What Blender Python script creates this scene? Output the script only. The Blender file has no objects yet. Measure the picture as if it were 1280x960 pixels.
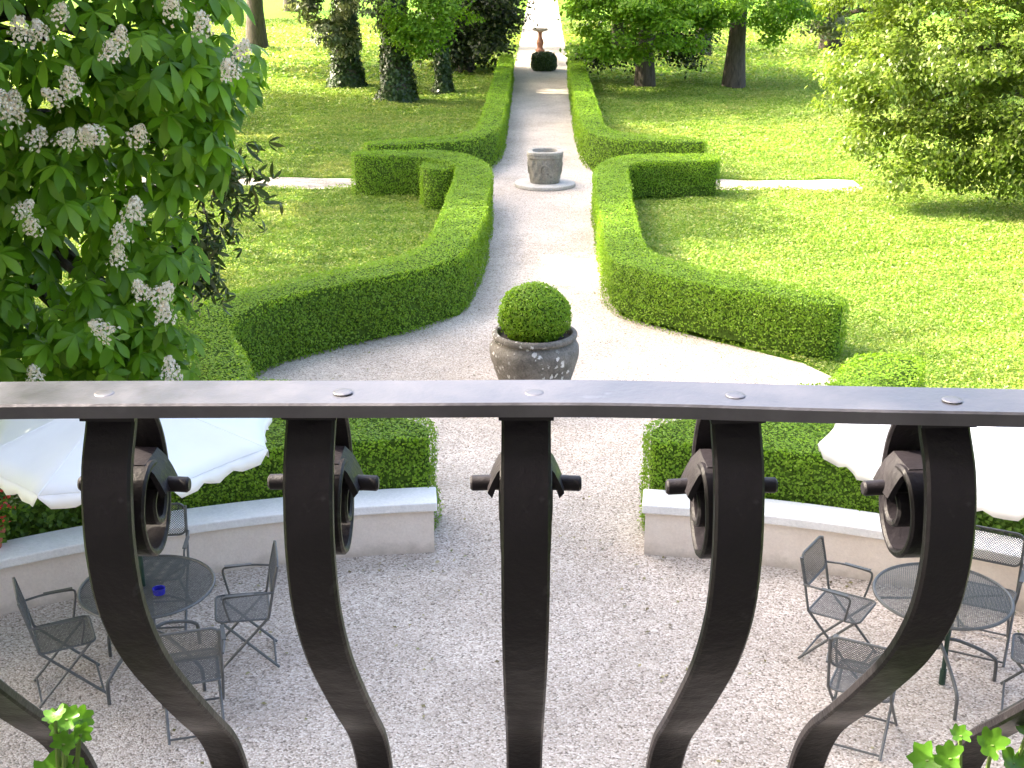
import bpy, math, random
import numpy as np
from mathutils import Vector, Matrix
random.seed(7); RNG = np.random.default_rng(11)
sc = bpy.context.scene
C = sc.collection
PI = math.pi
H = 5.2                                   # eye height of the photographer on the balcony

# ------------------------------------------------------------------ mesh helpers
class MB:
    """Collects polygons; build() links them as one mesh object."""
    def __init__(s): s.v = []; s.f = []; s.m = []
    def add(s, verts, faces, mi=0):
        o = len(s.v); s.v += [tuple(p) for p in verts]
        s.f += [tuple(i + o for i in f) for f in faces]; s.m += [mi] * len(faces)
    def box(s, c, d, mi=0, M=None):
        x, y, z = d[0] / 2, d[1] / 2, d[2] / 2
        vs = [Vector((c[0] + a * x, c[1] + b * y, c[2] + e * z)) for e in (-1, 1) for a, b in ((-1, -1), (1, -1), (1, 1), (-1, 1))]
        if M: vs = [M @ q for q in vs]
        s.add(vs, [(3, 2, 1, 0), (4, 5, 6, 7), (0, 1, 5, 4), (1, 2, 6, 5), (2, 3, 7, 6), (3, 0, 4, 7)], mi)
    def tube(s, pts, r, n=8, mi=0, closed=False):
        P = [Vector(p) for p in pts]; k = len(P)
        rr = r if isinstance(r, (list, tuple)) else [r] * k
        up = None; vs = []
        for i in range(k):
            if closed: t = P[(i + 1) % k] - P[i - 1]
            else: t = P[min(i + 1, k - 1)] - P[max(i - 1, 0)]
            t.normalize()
            if up is None: up = t.orthogonal().normalized()
            else:
                up = up - t * up.dot(t)
                up = up.normalized() if up.length > 1e-5 else t.orthogonal().normalized()
            b = t.cross(up)
            for j in range(n):
                a = 2 * PI * j / n
                vs.append(P[i] + (up * math.cos(a) + b * math.sin(a)) * rr[i])
        fs = []
        for i in range(k if closed else k - 1):
            i2 = (i + 1) % k
            for j in range(n):
                fs.append((i * n + j, i * n + (j + 1) % n, i2 * n + (j + 1) % n, i2 * n + j))
        if not closed:
            fs.append(tuple(range(n - 1, -1, -1))); fs.append(tuple((k - 1) * n + j for j in range(n)))
        s.add(vs, fs, mi)
    def lathe(s, prof, n=40, mi=0, fn=None):
        vs = []
        for (r, z) in prof:
            for j in range(n):
                a = 2 * PI * j / n
                p = (r * math.cos(a), r * math.sin(a), z)
                vs.append(fn(p, a, r, z) if fn else p)
        fs = []
        for i in range(len(prof) - 1):
            for j in range(n):
                fs.append((i * n + j, i * n + (j + 1) % n, (i + 1) * n + (j + 1) % n, (i + 1) * n + j))
        s.add(vs, fs, mi)
    def strip(s, path, w, t, mi=0, wfn=None):
        """flat bar of width w (along X) and thickness t following a path in the YZ plane"""
        P = [Vector((0, p[0], p[1])) for p in path]; vs = []
        k = len(P)
        for i in range(k):
            d = (P[min(i + 1, k - 1)] - P[max(i - 1, 0)]).normalized()
            nrm = Vector((0, -d.z, d.y))
            ww = (wfn(i / (k - 1)) if wfn else w) / 2
            b = min(.0025, t * .3)
            ring = [(-ww + b, t / 2), (ww - b, t / 2), (ww, t / 2 - b), (ww, -t / 2 + b), (ww - b, -t / 2), (-ww + b, -t / 2), (-ww, -t / 2 + b), (-ww, t / 2 - b)]
            for (x, q) in ring: vs.append(P[i] + Vector((x, 0, 0)) + nrm * q)
        fs = []
        for i in range(k - 1):
            for j in range(8): fs.append((i * 8 + j, i * 8 + (j + 1) % 8, (i + 1) * 8 + (j + 1) % 8, (i + 1) * 8 + j))
        fs.append(tuple(range(7, -1, -1))); fs.append(tuple((k - 1) * 8 + j for j in range(8)))
        s.add(vs, fs, mi)
    def build(s, name, mats, parent=None, smooth=False, loc=None):
        me = bpy.data.meshes.new(name); me.from_pydata(s.v, [], s.f)
        mats = mats if isinstance(mats, (list, tuple)) else [mats]
        for m in mats: me.materials.append(m)
        me.polygons.foreach_set('material_index', s.m)
        me.update()
        if smooth:
            me.polygons.foreach_set('use_smooth', [True] * len(me.polygons))
            try: me.set_sharp_from_angle(angle=math.radians(38))
            except Exception: pass
        o = bpy.data.objects.new(name, me); C.objects.link(o)
        if parent: o.parent = parent
        if loc: o.location = loc
        return o

def smooth_path(pts, n=6):
    P = [np.array(p, float) for p in pts]; out = []
    for i in range(len(P) - 1):
        p0 = P[max(i - 1, 0)]; p1 = P[i]; p2 = P[i + 1]; p3 = P[min(i + 2, len(P) - 1)]
        for k in range(n):
            t = k / n
            out.append(.5 * ((2 * p1) + (-p0 + p2) * t + (2 * p0 - 5 * p1 + 4 * p2 - p3) * t * t + (-p0 + 3 * p1 - 3 * p2 + p3) * t ** 3))
    out.append(P[-1]); return [tuple(p) for p in out]

def raw_mesh(name, V, F, mats, mi=None):
    """V (n,3), F (m,k) with k constant; numpy arrays"""
    me = bpy.data.meshes.new(name)
    k = F.shape[1]
    me.vertices.add(len(V)); me.vertices.foreach_set('co', np.ascontiguousarray(V, dtype=np.float32).ravel())
    me.loops.add(F.size); me.loops.foreach_set('vertex_index', np.ascontiguousarray(F, dtype=np.int32).ravel())
    me.polygons.add(len(F)); me.polygons.foreach_set('loop_start', np.arange(0, F.size, k, dtype=np.int32))
    for m in mats: me.materials.append(m)
    if mi is not None: me.polygons.foreach_set('material_index', np.asarray(mi, dtype=np.int32))
    me.update(calc_edges=True)
    return me

def unit(a): return a / np.maximum(np.linalg.norm(a, axis=1, keepdims=True), 1e-9)

def leaf_arrays(P, N, L, W, hang=None):
    """kite shaped leaves, slightly folded: two triangles sharing the midrib -> quads (b, r, t, l)"""
    n = len(P); N = unit(N)
    R = RNG.normal(size=(n, 3))
    if hang is not None: R = R * (1 - hang) + np.array([0, 0, -1.]) * hang * 1.6
    T = unit(R - N * np.sum(R * N, 1, keepdims=True)); S = np.cross(N, T)
    L = (L * RNG.uniform(.65, 1.25, n))[:, None]; W = (W * RNG.uniform(.7, 1.25, n))[:, None]
    V = np.stack([P - T * L * .5, P + S * W * .5 + N * W * .18 - T * L * .05, P + T * L * .5, P - S * W * .5 + N * W * .18 - T * L * .05], 1).reshape(-1, 3)
    F = np.arange(4 * n).reshape(n, 4)
    return V, F

def leaf_object(name, P, N, L, W, mat, parent=None, hang=None):
    V, F = leaf_arrays(P, N, L, W, hang)
    o = bpy.data.objects.new(name, raw_mesh(name, V, F, [mat])); C.objects.link(o)
    if parent: o.parent = parent
    return o

def tag(o, label=None, cat=None, group=None, kind=None):
    if label: o['label'] = label
    if cat: o['category'] = cat
    if group: o['group'] = group
    if kind: o['kind'] = kind
    return o
def thing(name, label, cat, loc=(0, 0, 0), rz=0, group=None):
    o = bpy.data.objects.new(name, None); C.objects.link(o)
    o.empty_display_size = .2
    o.location = loc; o.rotation_euler = (0, 0, rz)
    return tag(o, label, cat, group)
def copy_tree(o, parent=None):
    c = o.copy(); C.objects.link(c)
    if parent: c.parent = parent
    for ch in list(o.children): copy_tree(ch, c)
    return c

# ------------------------------------------------------------------ materials
def new_mat(name):
    m = bpy.data.materials.new(name); m.use_nodes = True
    nt = m.node_tree; b = nt.nodes['Principled BSDF']
    return m, nt, b
def node(nt, t, **kw):
    n = nt.nodes.new(t)
    for k, v in kw.items():
        if k in n.inputs.keys() if hasattr(n, 'inputs') else False: n.inputs[k].default_value = v
        else: setattr(n, k, v)
    return n
def ramp(nt, stops):
    r = nt.nodes.new('ShaderNodeValToRGB'); e = r.color_ramp.elements
    while len(e) < len(stops): e.new(.5)
    for i, (p, c) in enumerate(stops):
        e[i].position = p; e[i].color = (*c, 1) if len(c) == 3 else c
    return r
def noise(nt, scale, detail=4, rough=.55, vec=None, dist=0):
    n = nt.nodes.new('ShaderNodeTexNoise'); n.inputs['Scale'].default_value = scale
    n.inputs['Detail'].default_value = detail; n.inputs['Roughness'].default_value = rough; n.inputs['Distortion'].default_value = dist
    if vec: nt.links.new(vec, n.inputs['Vector'])
    return n
def coords(nt): return nt.nodes.new('ShaderNodeTexCoord').outputs['Object']
def wpos(nt): return nt.nodes.new('ShaderNodeNewGeometry').outputs['Position']
def mix(nt, typ, fac, a, b):
    m = nt.nodes.new('ShaderNodeMix'); m.data_type = 'RGBA'; m.blend_type = typ
    for sock, v in ((m.inputs[0], fac), (m.inputs[6], a), (m.inputs[7], b)):
        if hasattr(v, 'links') or hasattr(v, 'is_output'): nt.links.new(v, sock)
        elif isinstance(v, (int, float)): sock.default_value = v
        else: sock.default_value = (*v, 1)
    return m.outputs[2]
def bump(nt, b, h, strength=.3, dist=.01):
    n = nt.nodes.new('ShaderNodeBump'); n.inputs['Strength'].default_value = strength; n.inputs['Distance'].default_value = dist
    nt.links.new(h, n.inputs['Height']); nt.links.new(n.outputs[0], b.inputs['Normal'])

def foliage(name, stops, trans=.4, patch=.9, rough=.45, patch_scale=.7, tint=(1.25, 1.25, .7), dry=None):
    m, nt, b = new_mat(name)
    g = nt.nodes.new('ShaderNodeNewGeometry')
    r = ramp(nt, stops); nt.links.new(g.outputs['Random Per Island'], r.inputs[0])
    nz = noise(nt, patch_scale, 3, .6, g.outputs['Position'])
    r2 = ramp(nt, [(.3, (1 - .4 * patch,) * 3), (.7, (1 + .15 * patch,) * 3)]); nt.links.new(nz.outputs[0], r2.inputs[0])
    col = mix(nt, 'MULTIPLY', 1.0, r.outputs[0], r2.outputs[0])
    if dry:                                                            # straw coloured patches
        n3 = noise(nt, .34, 6, .7, g.outputs['Position'], .4); r3 = ramp(nt, [(.5, (0, 0, 0)), (.7, (.5, .5, .5))]); nt.links.new(n3.outputs[0], r3.inputs[0])
        col = mix(nt, 'MIX', r3.outputs[0], col, dry)
    nt.links.new(col, b.inputs['Base Color']); b.inputs['Roughness'].default_value = rough
    b.inputs['Specular IOR Level'].default_value = .35
    tr = nt.nodes.new('ShaderNodeBsdfTranslucent')
    tc = mix(nt, 'MULTIPLY', 1.0, col, tint); nt.links.new(tc, tr.inputs['Color'])
    ms = nt.nodes.new('ShaderNodeMixShader'); ms.inputs[0].default_value = trans
    nt.links.new(b.outputs[0], ms.inputs[1]); nt.links.new(tr.outputs[0], ms.inputs[2])
    nt.links.new(ms.outputs[0], nt.nodes['Material Output'].inputs['Surface'])
    return m

def plain(name, col, rough=.5, metal=0., var=.25, scale=12, bmp=.0, spec=.5):
    m, nt, b = new_mat(name); v = coords(nt)
    nz = noise(nt, scale, 5, .6, v)
    r = ramp(nt, [(.3, tuple(c * (1 - var) for c in col)), (.7, tuple(min(1, c * (1 + var)) for c in col))])
    nt.links.new(nz.outputs[0], r.inputs[0]); nt.links.new(r.outputs[0], b.inputs['Base Color'])
    b.inputs['Roughness'].default_value = rough; b.inputs['Metallic'].default_value = metal
    b.inputs['Specular IOR Level'].default_value = spec
    if bmp:
        n2 = noise(nt, scale * 6, 4, .6, v); bump(nt, b, n2.outputs[0], bmp, .004)
    return m

def gravel_mat():
    m, nt, b = new_mat('pale_gravel'); v = wpos(nt)
    vo = nt.nodes.new('ShaderNodeTexVoronoi'); vo.voronoi_dimensions = '2D'; vo.inputs['Scale'].default_value = 70; nt.links.new(v, vo.inputs['Vector'])
    cr = ramp(nt, [(0, (.20, .17, .14)), (.13, (.42, .365, .31)), (.5, (.55, .485, .425)), (.8, (.63, .57, .51)), (1, (.76, .72, .66))])
    sep = nt.nodes.new('ShaderNodeSeparateColor'); nt.links.new(vo.outputs['Color'], sep.inputs[0]); nt.links.new(sep.outputs[0], cr.inputs[0])
    # dark gaps between stones
    gp = ramp(nt, [(.0, (1, 1, 1)), (.45, (1, 1, 1)), (.85, (.5, .47, .44))]); nt.links.new(vo.outputs['Distance'], gp.inputs[0])
    c1 = mix(nt, 'MULTIPLY', .8, cr.outputs[0], gp.outputs[0])
    big = noise(nt, .55, 5, .6, v); br = ramp(nt, [(.30, (.74, .72, .70)), (.66, (1.06, 1.05, 1.04))]); nt.links.new(big.outputs[0], br.inputs[0])
    c2 = mix(nt, 'MULTIPLY', 1, c1, br.outputs[0])
    dirt = noise(nt, 2.3, 6, .7, v); dr = ramp(nt, [(.5, (0, 0, 0)), (.75, (.35, .35, .35))]); nt.links.new(dirt.outputs[0], dr.inputs[0])
    c3 = mix(nt, 'MIX', dr.outputs[0], c2, (.3, .27, .23))
    nt.links.new(c3, b.inputs['Base Color']); b.inputs['Roughness'].default_value = .85; b.inputs['Specular IOR Level'].default_value = .25
    inv = nt.nodes.new('ShaderNodeMath'); inv.operation = 'SUBTRACT'; inv.inputs[0].default_value = 1; nt.links.new(vo.outputs['Distance'], inv.inputs[1])
    bump(nt, b, inv.outputs[0], .6, .010)
    return m

def lawn_mat():
    m, nt, b = new_mat('lawn_soil'); v = wpos(nt)
    n1 = noise(nt, .35, 5, .6, v); n2 = noise(nt, 14, 6, .75, v)
    a = ramp(nt, [(.3, (.09, .19, .012)), (.6, (.14, .28, .018)), (.8, (.20, .31, .03))]); nt.links.new(n1.outputs[0], a.inputs[0])
    d = ramp(nt, [(.3, (.5, .5, .5)), (.62, (1.2, 1.2, 1.1))]); nt.links.new(n2.outputs[0], d.inputs[0])
    nt.links.new(mix(nt, 'MULTIPLY', 1, a.outputs[0], d.outputs[0]), b.inputs['Base Color'])
    b.inputs['Roughness'].default_value = .8; b.inputs['Specular IOR Level'].default_value = .15
    bump(nt, b, n2.outputs[0], .8, .06); return m

def iron_mat(name, col, rough, spec=.35, metal=0, bp=.5, chipk=1.35):
    m, nt, b = new_mat(name); v = coords(nt); b.inputs['Specular IOR Level'].default_value = spec; b.inputs['Metallic'].default_value = metal
    n1 = noise(nt, 9, 6, .65, v); a = ramp(nt, [(.35, tuple(c * .8 for c in col)), (.65, tuple(c * 1.2 for c in col))]); nt.links.new(n1.outputs[0], a.inputs[0])
    n3 = noise(nt, 34, 3, .6, v); w = ramp(nt, [(.66, (0, 0, 0)), (.72, (1, 1, 1))]); nt.links.new(n3.outputs[0], w.inputs[0])
    chip = mix(nt, 'MIX', w.outputs[0], a.outputs[0], tuple(min(1, c * chipk + .012 * (chipk > 1.2)) for c in col))
    nt.links.new(chip, b.inputs['Base Color'])
    rr = ramp(nt, [(.3, (rough - .1,) * 3), (.7, (rough + .12,) * 3)]); nt.links.new(n1.outputs[0], rr.inputs[0]); nt.links.new(rr.outputs[0], b.inputs['Roughness'])
    n2 = noise(nt, 160, 4, .6, v); n4 = noise(nt, 22, 3, .5, v)
    ad = nt.nodes.new('ShaderNodeMath'); ad.operation = 'MULTIPLY_ADD'; ad.inputs[1].default_value = .3
    nt.links.new(n2.outputs[0], ad.inputs[0]); nt.links.new(n4.outputs[0], ad.inputs[2])
    bump(nt, b, ad.outputs[0], bp, .006); return m

def stone_mat(name, c0, c1, spots=None, thr=.2, scale=9, grain=.6, foot=False):
    m, nt, b = new_mat(name); v = coords(nt)
    n1 = noise(nt, 4, 8, .68, v); a = ramp(nt, [(.28, c0), (.72, c1)]); nt.links.new(n1.outputs[0], a.inputs[0])
    n2 = noise(nt, 45, 5, .7, v); d = ramp(nt, [(.3, (grain,) * 3), (.65, (1.15 - .1 * (grain > .8),) * 3)]); nt.links.new(n2.outputs[0], d.inputs[0])
    col = mix(nt, 'MULTIPLY', 1, a.outputs[0], d.outputs[0])
    if spots:
        dn = noise(nt, 30, 3, .6, v); vv = mix(nt, 'LINEAR_LIGHT', .04, v, dn.outputs['Color'])
        vo = nt.nodes.new('ShaderNodeTexVoronoi'); vo.inputs['Scale'].default_value = scale; nt.links.new(vv, vo.inputs['Vector'])
        s = nt.nodes.new('ShaderNodeSeparateColor'); nt.links.new(vo.outputs['Color'], s.inputs[0])
        lt = nt.nodes.new('ShaderNodeMath'); lt.operation = 'MULTIPLY'; lt.inputs[1].default_value = thr * 1.6; nt.links.new(s.outputs[0], lt.inputs[0])
        l2 = nt.nodes.new('ShaderNodeMath'); l2.operation = 'LESS_THAN'; nt.links.new(vo.outputs['Distance'], l2.inputs[0]); nt.links.new(lt.outputs[0], l2.inputs[1])
        pn = noise(nt, 2.2, 2, .5, v); pr = ramp(nt, [(.42, (0, 0, 0)), (.55, (1, 1, 1))]); nt.links.new(pn.outputs[0], pr.inputs[0])
        ml = nt.nodes.new('ShaderNodeMath'); ml.operation = 'MULTIPLY'; nt.links.new(l2.outputs[0], ml.inputs[0]); nt.links.new(pr.outputs[0], ml.inputs[1])
        col = mix(nt, 'MIX', ml.outputs[0], col, spots)
    if foot:                                                           # earth splashed up the foot of the wall
        sz = nt.nodes.new('ShaderNodeSeparateXYZ'); nt.links.new(v, sz.inputs[0])
        ma = nt.nodes.new('ShaderNodeMath'); ma.operation = 'MULTIPLY_ADD'; ma.inputs[1].default_value = .30
        nn = noise(nt, 7, 6, .7, v); nt.links.new(nn.outputs[0], ma.inputs[0])
        sb = nt.nodes.new('ShaderNodeMath'); sb.operation = 'MULTIPLY'; sb.inputs[1].default_value = -1.0; nt.links.new(sz.outputs[2], sb.inputs[0]); nt.links.new(sb.outputs[0], ma.inputs[2])
        fr = ramp(nt, [(.02, (0, 0, 0)), (.16, (.55, .55, .55))]); nt.links.new(ma.outputs[0], fr.inputs[0])
        col = mix(nt, 'MIX', fr.outputs[0], col, (.34, .29, .23))
    nt.links.new(col, b.inputs['Base Color']); b.inputs['Roughness'].default_value = .85; b.inputs['Specular IOR Level'].default_value = .2
    bump(nt, b, n2.outputs[0], .5, .008); return m

def bark_mat():
    m, nt, b = new_mat('bark'); v = coords(nt)
    mp = nt.nodes.new('ShaderNodeMapping'); mp.inputs['Scale'].default_value = (5, 5, .9); nt.links.new(v, mp.inputs[0])
    n1 = noise(nt, 3, 8, .7, mp.outputs[0], .6)
    a = ramp(nt, [(.3, (.025, .02, .015)), (.7, (.12, .095, .07))]); nt.links.new(n1.outputs[0], a.inputs[0]); nt.links.new(a.outputs[0], b.inputs['Base Color'])
    b.inputs['Roughness'].default_value = .9; bump(nt, b, n1.outputs[0], .8, .04); return m

M = {}
M['gravel'] = gravel_mat(); M['lawn'] = lawn_mat()
M['iron'] = iron_mat('dark_iron_paint', (.0125, .0100, .0138), .50, .36)
M['rail'] = iron_mat('handrail_paint', (.160, .156, .172), .40, .5, .85, .22, 1.1)
M['chair'] = plain('graphite_metal', (.105, .11, .11), .42, .3, .2, 30)
M['wall'] = stone_mat('cream_plaster', (.70, .61, .53), (.79, .71, .63), grain=.94, foot=True); M['cap'] = stone_mat('white_stone', (.74, .73, .71), (.84, .83, .81), grain=.9)
M['canvas'] = plain('white_canvas', (.80, .80, .80), .8, 0, .03, 3, .05, .2)
M['pole'] = plain('green_metal_pole', (.02, .05, .035), .4, .2, .2, 20)
M['urn'] = stone_mat('weathered_stone', (.11, .098, .085), (.27, .245, .215), (.66, .64, .61), .26, 15)
M['well'] = stone_mat('pale_carved_stone', (.16, .15, .125), (.37, .35, .30), (.16, .15, .12), .2, 14)
M['well_rim'] = stone_mat('worn_rim_stone', (.26, .245, .21), (.46, .44, .40)); M['slab'] = stone_mat('paving_stone', (.42, .40, .37), (.60, .58, .55))
M['terra'] = plain('terracotta', (.42, .12, .06), .8, 0, .2, 15, .2)
M['red_stone'] = stone_mat('red_stone', (.16, .075, .05), (.30, .15, .10)); M['soil'] = plain('dark_soil', (.03, .022, .016), .9, 0, .4, 20, .5)
M['bark'] = bark_mat()
M['blue'] = plain('blue_glass', (.03, .03, .35), .12, 0, .1, 10)
M['leaf_hedge'] = foliage('box_hedge_leaf', [(0, (.15, .28, .016)), (.5, (.215, .385, .022)), (1, (.29, .44, .04))], .45, .4)
M['core'] = plain('hedge_twigs', (.06, .105, .014), .9, 0, .6, 30, 0, .1)
M['cover'] = foliage('lawn_leaf', [(0, (.15, .26, .03)), (.5, (.235, .37, .055)), (.85, (.32, .42, .09)), (1, (.46, .47, .20))], .45, .5, patch_scale=.45, tint=(1.3, 1.2, .9), dry=(.42, .40, .13))
M['chest'] = foliage('chestnut_leaf', [(0, (.09, .20, .012)), (.6, (.155, .32, .018)), (1, (.25, .42, .04))], .52, .5, .36, 1.5)
M['bronze'] = foliage('dark_leaf', [(0, (.03, .055, .014)), (.6, (.065, .10, .025)), (1, (.12, .12, .05))], .2, .5, .4)
M['beech'] = foliage('beech_leaf', [(0, (.13, .21, .02)), (.6, (.19, .275, .035)), (1, (.25, .31, .08))], .46, .6, .33)
M['bright'] = foliage('maple_leaf', [(0, (.11, .24, .012)), (.6, (.20, .36, .022)), (1, (.28, .44, .05))], .5, .5)
M['ivy'] = foliage('ivy_leaf', [(0, (.025, .05, .010)), (.6, (.05, .095, .018)), (1, (.12, .17, .06))], .2, .6, .3)
M['pale'] = foliage('pale_leaf', [(0, (.07, .09, .04)), (.6, (.17, .20, .10)), (1, (.32, .34, .22))], .3, .5, .35)
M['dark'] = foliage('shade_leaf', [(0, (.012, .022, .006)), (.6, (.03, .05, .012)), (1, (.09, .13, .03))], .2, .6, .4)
M['green'] = foliage('wood_leaf', [(0, (.05, .11, .012)), (.6, (.10, .20, .018)), (1, (.17, .30, .035))], .5, .6)
M['petal'] = foliage('cream_petal', [(0, (.70, .61, .46)), (.75, (.82, .77, .66)), (.93, (.76, .58, .44)), (1, (.6, .38, .2))], .3, .1, .6, tint=(1, 1, 1))
M['ger'] = foliage('geranium_leaf', [(0, (.06, .17, .015)), (.6, (.10, .25, .02)), (1, (.22, .34, .07))], .35, .8, .4, 60)
M['stem'] = plain('green_stem', (.14, .22, .05), .6, 0, .2, 30)
M['red'] = foliage('red_petal', [(0, (.35, .02, .02)), (1, (.6, .06, .05))], .2, .2)
M['house'] = stone_mat('house_plaster', (.10, .10, .105), (.14, .14, .145), grain=.9); M['roof'] = plain('roof_tile', (.30, .12, .07), .8, 0, .3, 8)

# ------------------------------------------------------------------ polygons
def chaikin(P, it=2, closed=True):
    P = [np.array(p, float) for p in P]
    for _ in range(it):
        Q = []
        n = len(P)
        for i in range(n if closed else n - 1):
            a, b = P[i], P[(i + 1) % n]
            d = np.linalg.norm(b - a); k = min(.25, .28 / d) if d > 0 else .25   # keep long runs straight
            Q += [a * (1 - k) + b * k, a * k + b * (1 - k)]
        P = Q
    return [tuple(p) for p in P]
def inside(px, py, poly):
    r = np.zeros(len(px), bool); n = len(poly); j = n - 1
    for i in range(n):
        xi, yi = poly[i]; xj, yj = poly[j]
        c = ((yi > py) != (yj > py)) & (px < (xj - xi) * (py - yi) / ((yj - yi) + 1e-12) + xi); r ^= c; j = i
    return r
def area(poly): return .5 * sum(poly[i - 1][0] * poly[i][1] - poly[i][0] * poly[i - 1][1] for i in range(len(poly)))
def inset(poly, d):
    if area(poly) < 0: poly = poly[::-1]
    n = len(poly); out = []
    for i in range(n):
        a = np.array(poly[i - 1]); b = np.array(poly[i]); c = np.array(poly[(i + 1) % n])
        e1 = b - a; e2 = c - b; e1 = e1 / (np.linalg.norm(e1) + 1e-9); e2 = e2 / (np.linalg.norm(e2) + 1e-9)
        t = e1 + e2; t = t / (np.linalg.norm(t) + 1e-9)
        out.append(tuple(b + np.array([-t[1], t[0]]) * d))
    return out
def sample_poly(poly, n):
    xs = [p[0] for p in poly]; ys = [p[1] for p in poly]; out = np.zeros((0, 2))
    while len(out) < n:
        q = RNG.uniform((min(xs), min(ys)), (max(xs), max(ys)), (n * 2 + 50, 2)); out = np.vstack([out, q[inside(q[:, 0], q[:, 1], poly)]])
    return out[:n]
def wob(x, y): return .5 * np.sin(3.1 * x + 1.3 * y) + .5 * np.sin(2.3 * y - 1.1 * x + 2) + .4 * np.sin(7.3 * x + 5.1 * y) + .3 * np.sin(9 * y - 6 * x)
HEDGES = []
from mathutils.geometry import tessellate_polygon
def hedge(name, label, poly, h, dens, leaf=(.036, .024), z0=0., it=2, group=None, gaps=0., cat='hedge', mat=None):
    poly = chaikin(poly, it) if it else poly
    if area(poly) < 0: poly = poly[::-1]
    HEDGES.append(poly)
    # twiggy core
    core = inset(poly, .055); n = len(core)
    zt = h - .05
    V = [(x, y, z0 + (.07 if gaps else .02)) for x, y in core] + [(x, y, zt) for x, y in core]
    T = tessellate_polygon([[Vector((x, y, 0)) for x, y in core]])
    F = []
    for t in T:
        a, b, c = t
        nz = (core[b][0] - core[a][0]) * (core[c][1] - core[a][1]) - (core[b][1] - core[a][1]) * (core[c][0] - core[a][0])
        F.append((a + n, b + n, c + n) if nz > 0 else (a + n, c + n, b + n))
    for i in range(n):
        j = (i + 1) % n; F += [(i, j, j + n), (i, j + n, i + n)]
    F = np.array(F); V = np.array(V)
    # leaves on the clipped top
    A = abs(area(poly)); nt_ = int(A * dens)
    q = sample_poly(poly, nt_)
    zz = h + .013 * wob(q[:, 0], q[:, 1]) + RNG.normal(0, .010, nt_)
    sprig = RNG.uniform(0, 1, nt_) < .025; zz = zz + sprig * RNG.uniform(.01, .055, nt_)
    P1 = np.column_stack([q, zz]); N1 = np.column_stack([RNG.normal(0, .28, (nt_, 2)), np.abs(RNG.normal(.95, .2, nt_))])
    # leaves on the sides
    pp = np.array(poly + [poly[0]]); seg = np.diff(pp, axis=0); ln = np.linalg.norm(seg, axis=1); per = ln.sum()
    ns = int(per * (h - z0) * dens)
    k = RNG.choice(len(ln), ns, p=ln / per); u = RNG.uniform(0, 1, ns)[:, None]
    b = pp[k] + seg[k] * u; nr = np.column_stack([seg[k][:, 1], -seg[k][:, 0]]) / ln[k][:, None]
    v = RNG.uniform(0, 1, ns)
    if gaps: v = np.where((v < .3) & (RNG.uniform(0, 1, ns) < gaps), RNG.uniform(.3, 1, ns), v)
    hz = z0 + .02 + v * (h - z0 - .01)
    off = .018 * wob(b[:, 0] * 1.7 + hz * 3, b[:, 1] * 1.7 - hz * 2) + RNG.normal(0, .017, ns) - .02 * np.clip(v - .95, 0, 1) * 10 + .02 * (v < .12)
    P2 = np.column_stack([b + nr * off[:, None], hz]); N2 = np.column_stack([nr * RNG.uniform(.6, 1.2, ns)[:, None], RNG.normal(.05, .3, ns)]) + RNG.normal(0, .34, (ns, 3))
    thin = wob(b[:, 0] * 1.3 + b[:, 1] * .9, hz * 2.6 + b[:, 1] * .5) > .78      # thin places in the clipped face
    keep = ~thin | (RNG.uniform(0, 1, ns) < .42); P2 = P2[keep]; N2 = N2[keep]
    LV, LF = leaf_arrays(np.vstack([P1, P2]), np.vstack([N1, N2]), leaf[0], leaf[1])
    # one mesh: core triangles are written as degenerate-free quads by splitting leaves into triangles
    LT = np.vstack([LF[:, [0, 1, 2]], LF[:, [0, 2, 3]]]) + len(V)
    Vall = np.vstack([V, LV]); Fall = np.vstack([F, LT]); mi = np.r_[np.zeros(len(F)), np.ones(len(LT))]
    o = bpy.data.objects.new(name, raw_mesh(name, Vall, Fall, [M['core'], mat or M['leaf_hedge']], mi)); C.objects.link(o)
    return tag(o, label, cat, group)

def mirror(P): return [(-x, y) for x, y in P]
WC, WR = 1.96, 8.14                          # centre (y) and radius of the round terrace wall
def arc(R, x0, x1, n=14):
    return [(x, WC + math.sqrt(R * R - x * x)) for x in np.linspace(x0, x1, n)]

# ------------------------------------------------------------------ ground, gravel
def sheet(name, poly, z, mat):
    b = MB(); b.add([(x, y, z) for x, y in (poly if area(poly) > 0 else poly[::-1])], [tuple(range(len(poly)))])
    return tag(b.build(name, mat), kind='structure')
sheet('ground', [(-260, -60), (260, -60), (260, 420), (-260, 420)], 0, M['lawn'])
fore = [(-1.15, 9.6), (1.15, 9.6), (1.0, 10.5), (2.75, 12.0), (3.35, 13.4), (3.6, 14.7), (3.3, 15.3), (1.95, 16.5), (1.15, 17.3), (.98, 18), (-.98, 18), (-1.15, 17.3), (-1.95, 16.5), (-3.3, 15.3), (-3.6, 14.7), (-3.35, 13.4), (-2.75, 12.0), (-1.0, 10.5)]
path_poly = [(-1.02, 17), (1.02, 17), (1.02, 24.6), (1.25, 26), (1.25, 28), (1.08, 29.3), (1.02, 33), (1.0, 50), (1.0, 140), (-1.1, 140), (-1.1, 50), (-1.05, 33), (-1.12, 29.3), (-1.3, 28), (-1.3, 26), (-1.02, 24.6)]
a0 = math.acos(1.05 / (WR * 1.02))
circ = [(WR * 1.02 * math.cos(a), WC + WR * 1.02 * math.sin(a)) for a in np.linspace(PI - a0, 2 * PI + a0, 97)]
right = [(1.0, 10.5), (2.75, 12.0), (3.35, 13.4), (3.6, 14.7), (3.3, 15.3), (1.95, 16.5), (1.15, 17.3), (1.02, 18), (1.02, 24.6), (1.25, 26), (1.25, 28), (1.08, 29.3), (1.02, 33), (1.0, 50), (1.0, 140)]
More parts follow.
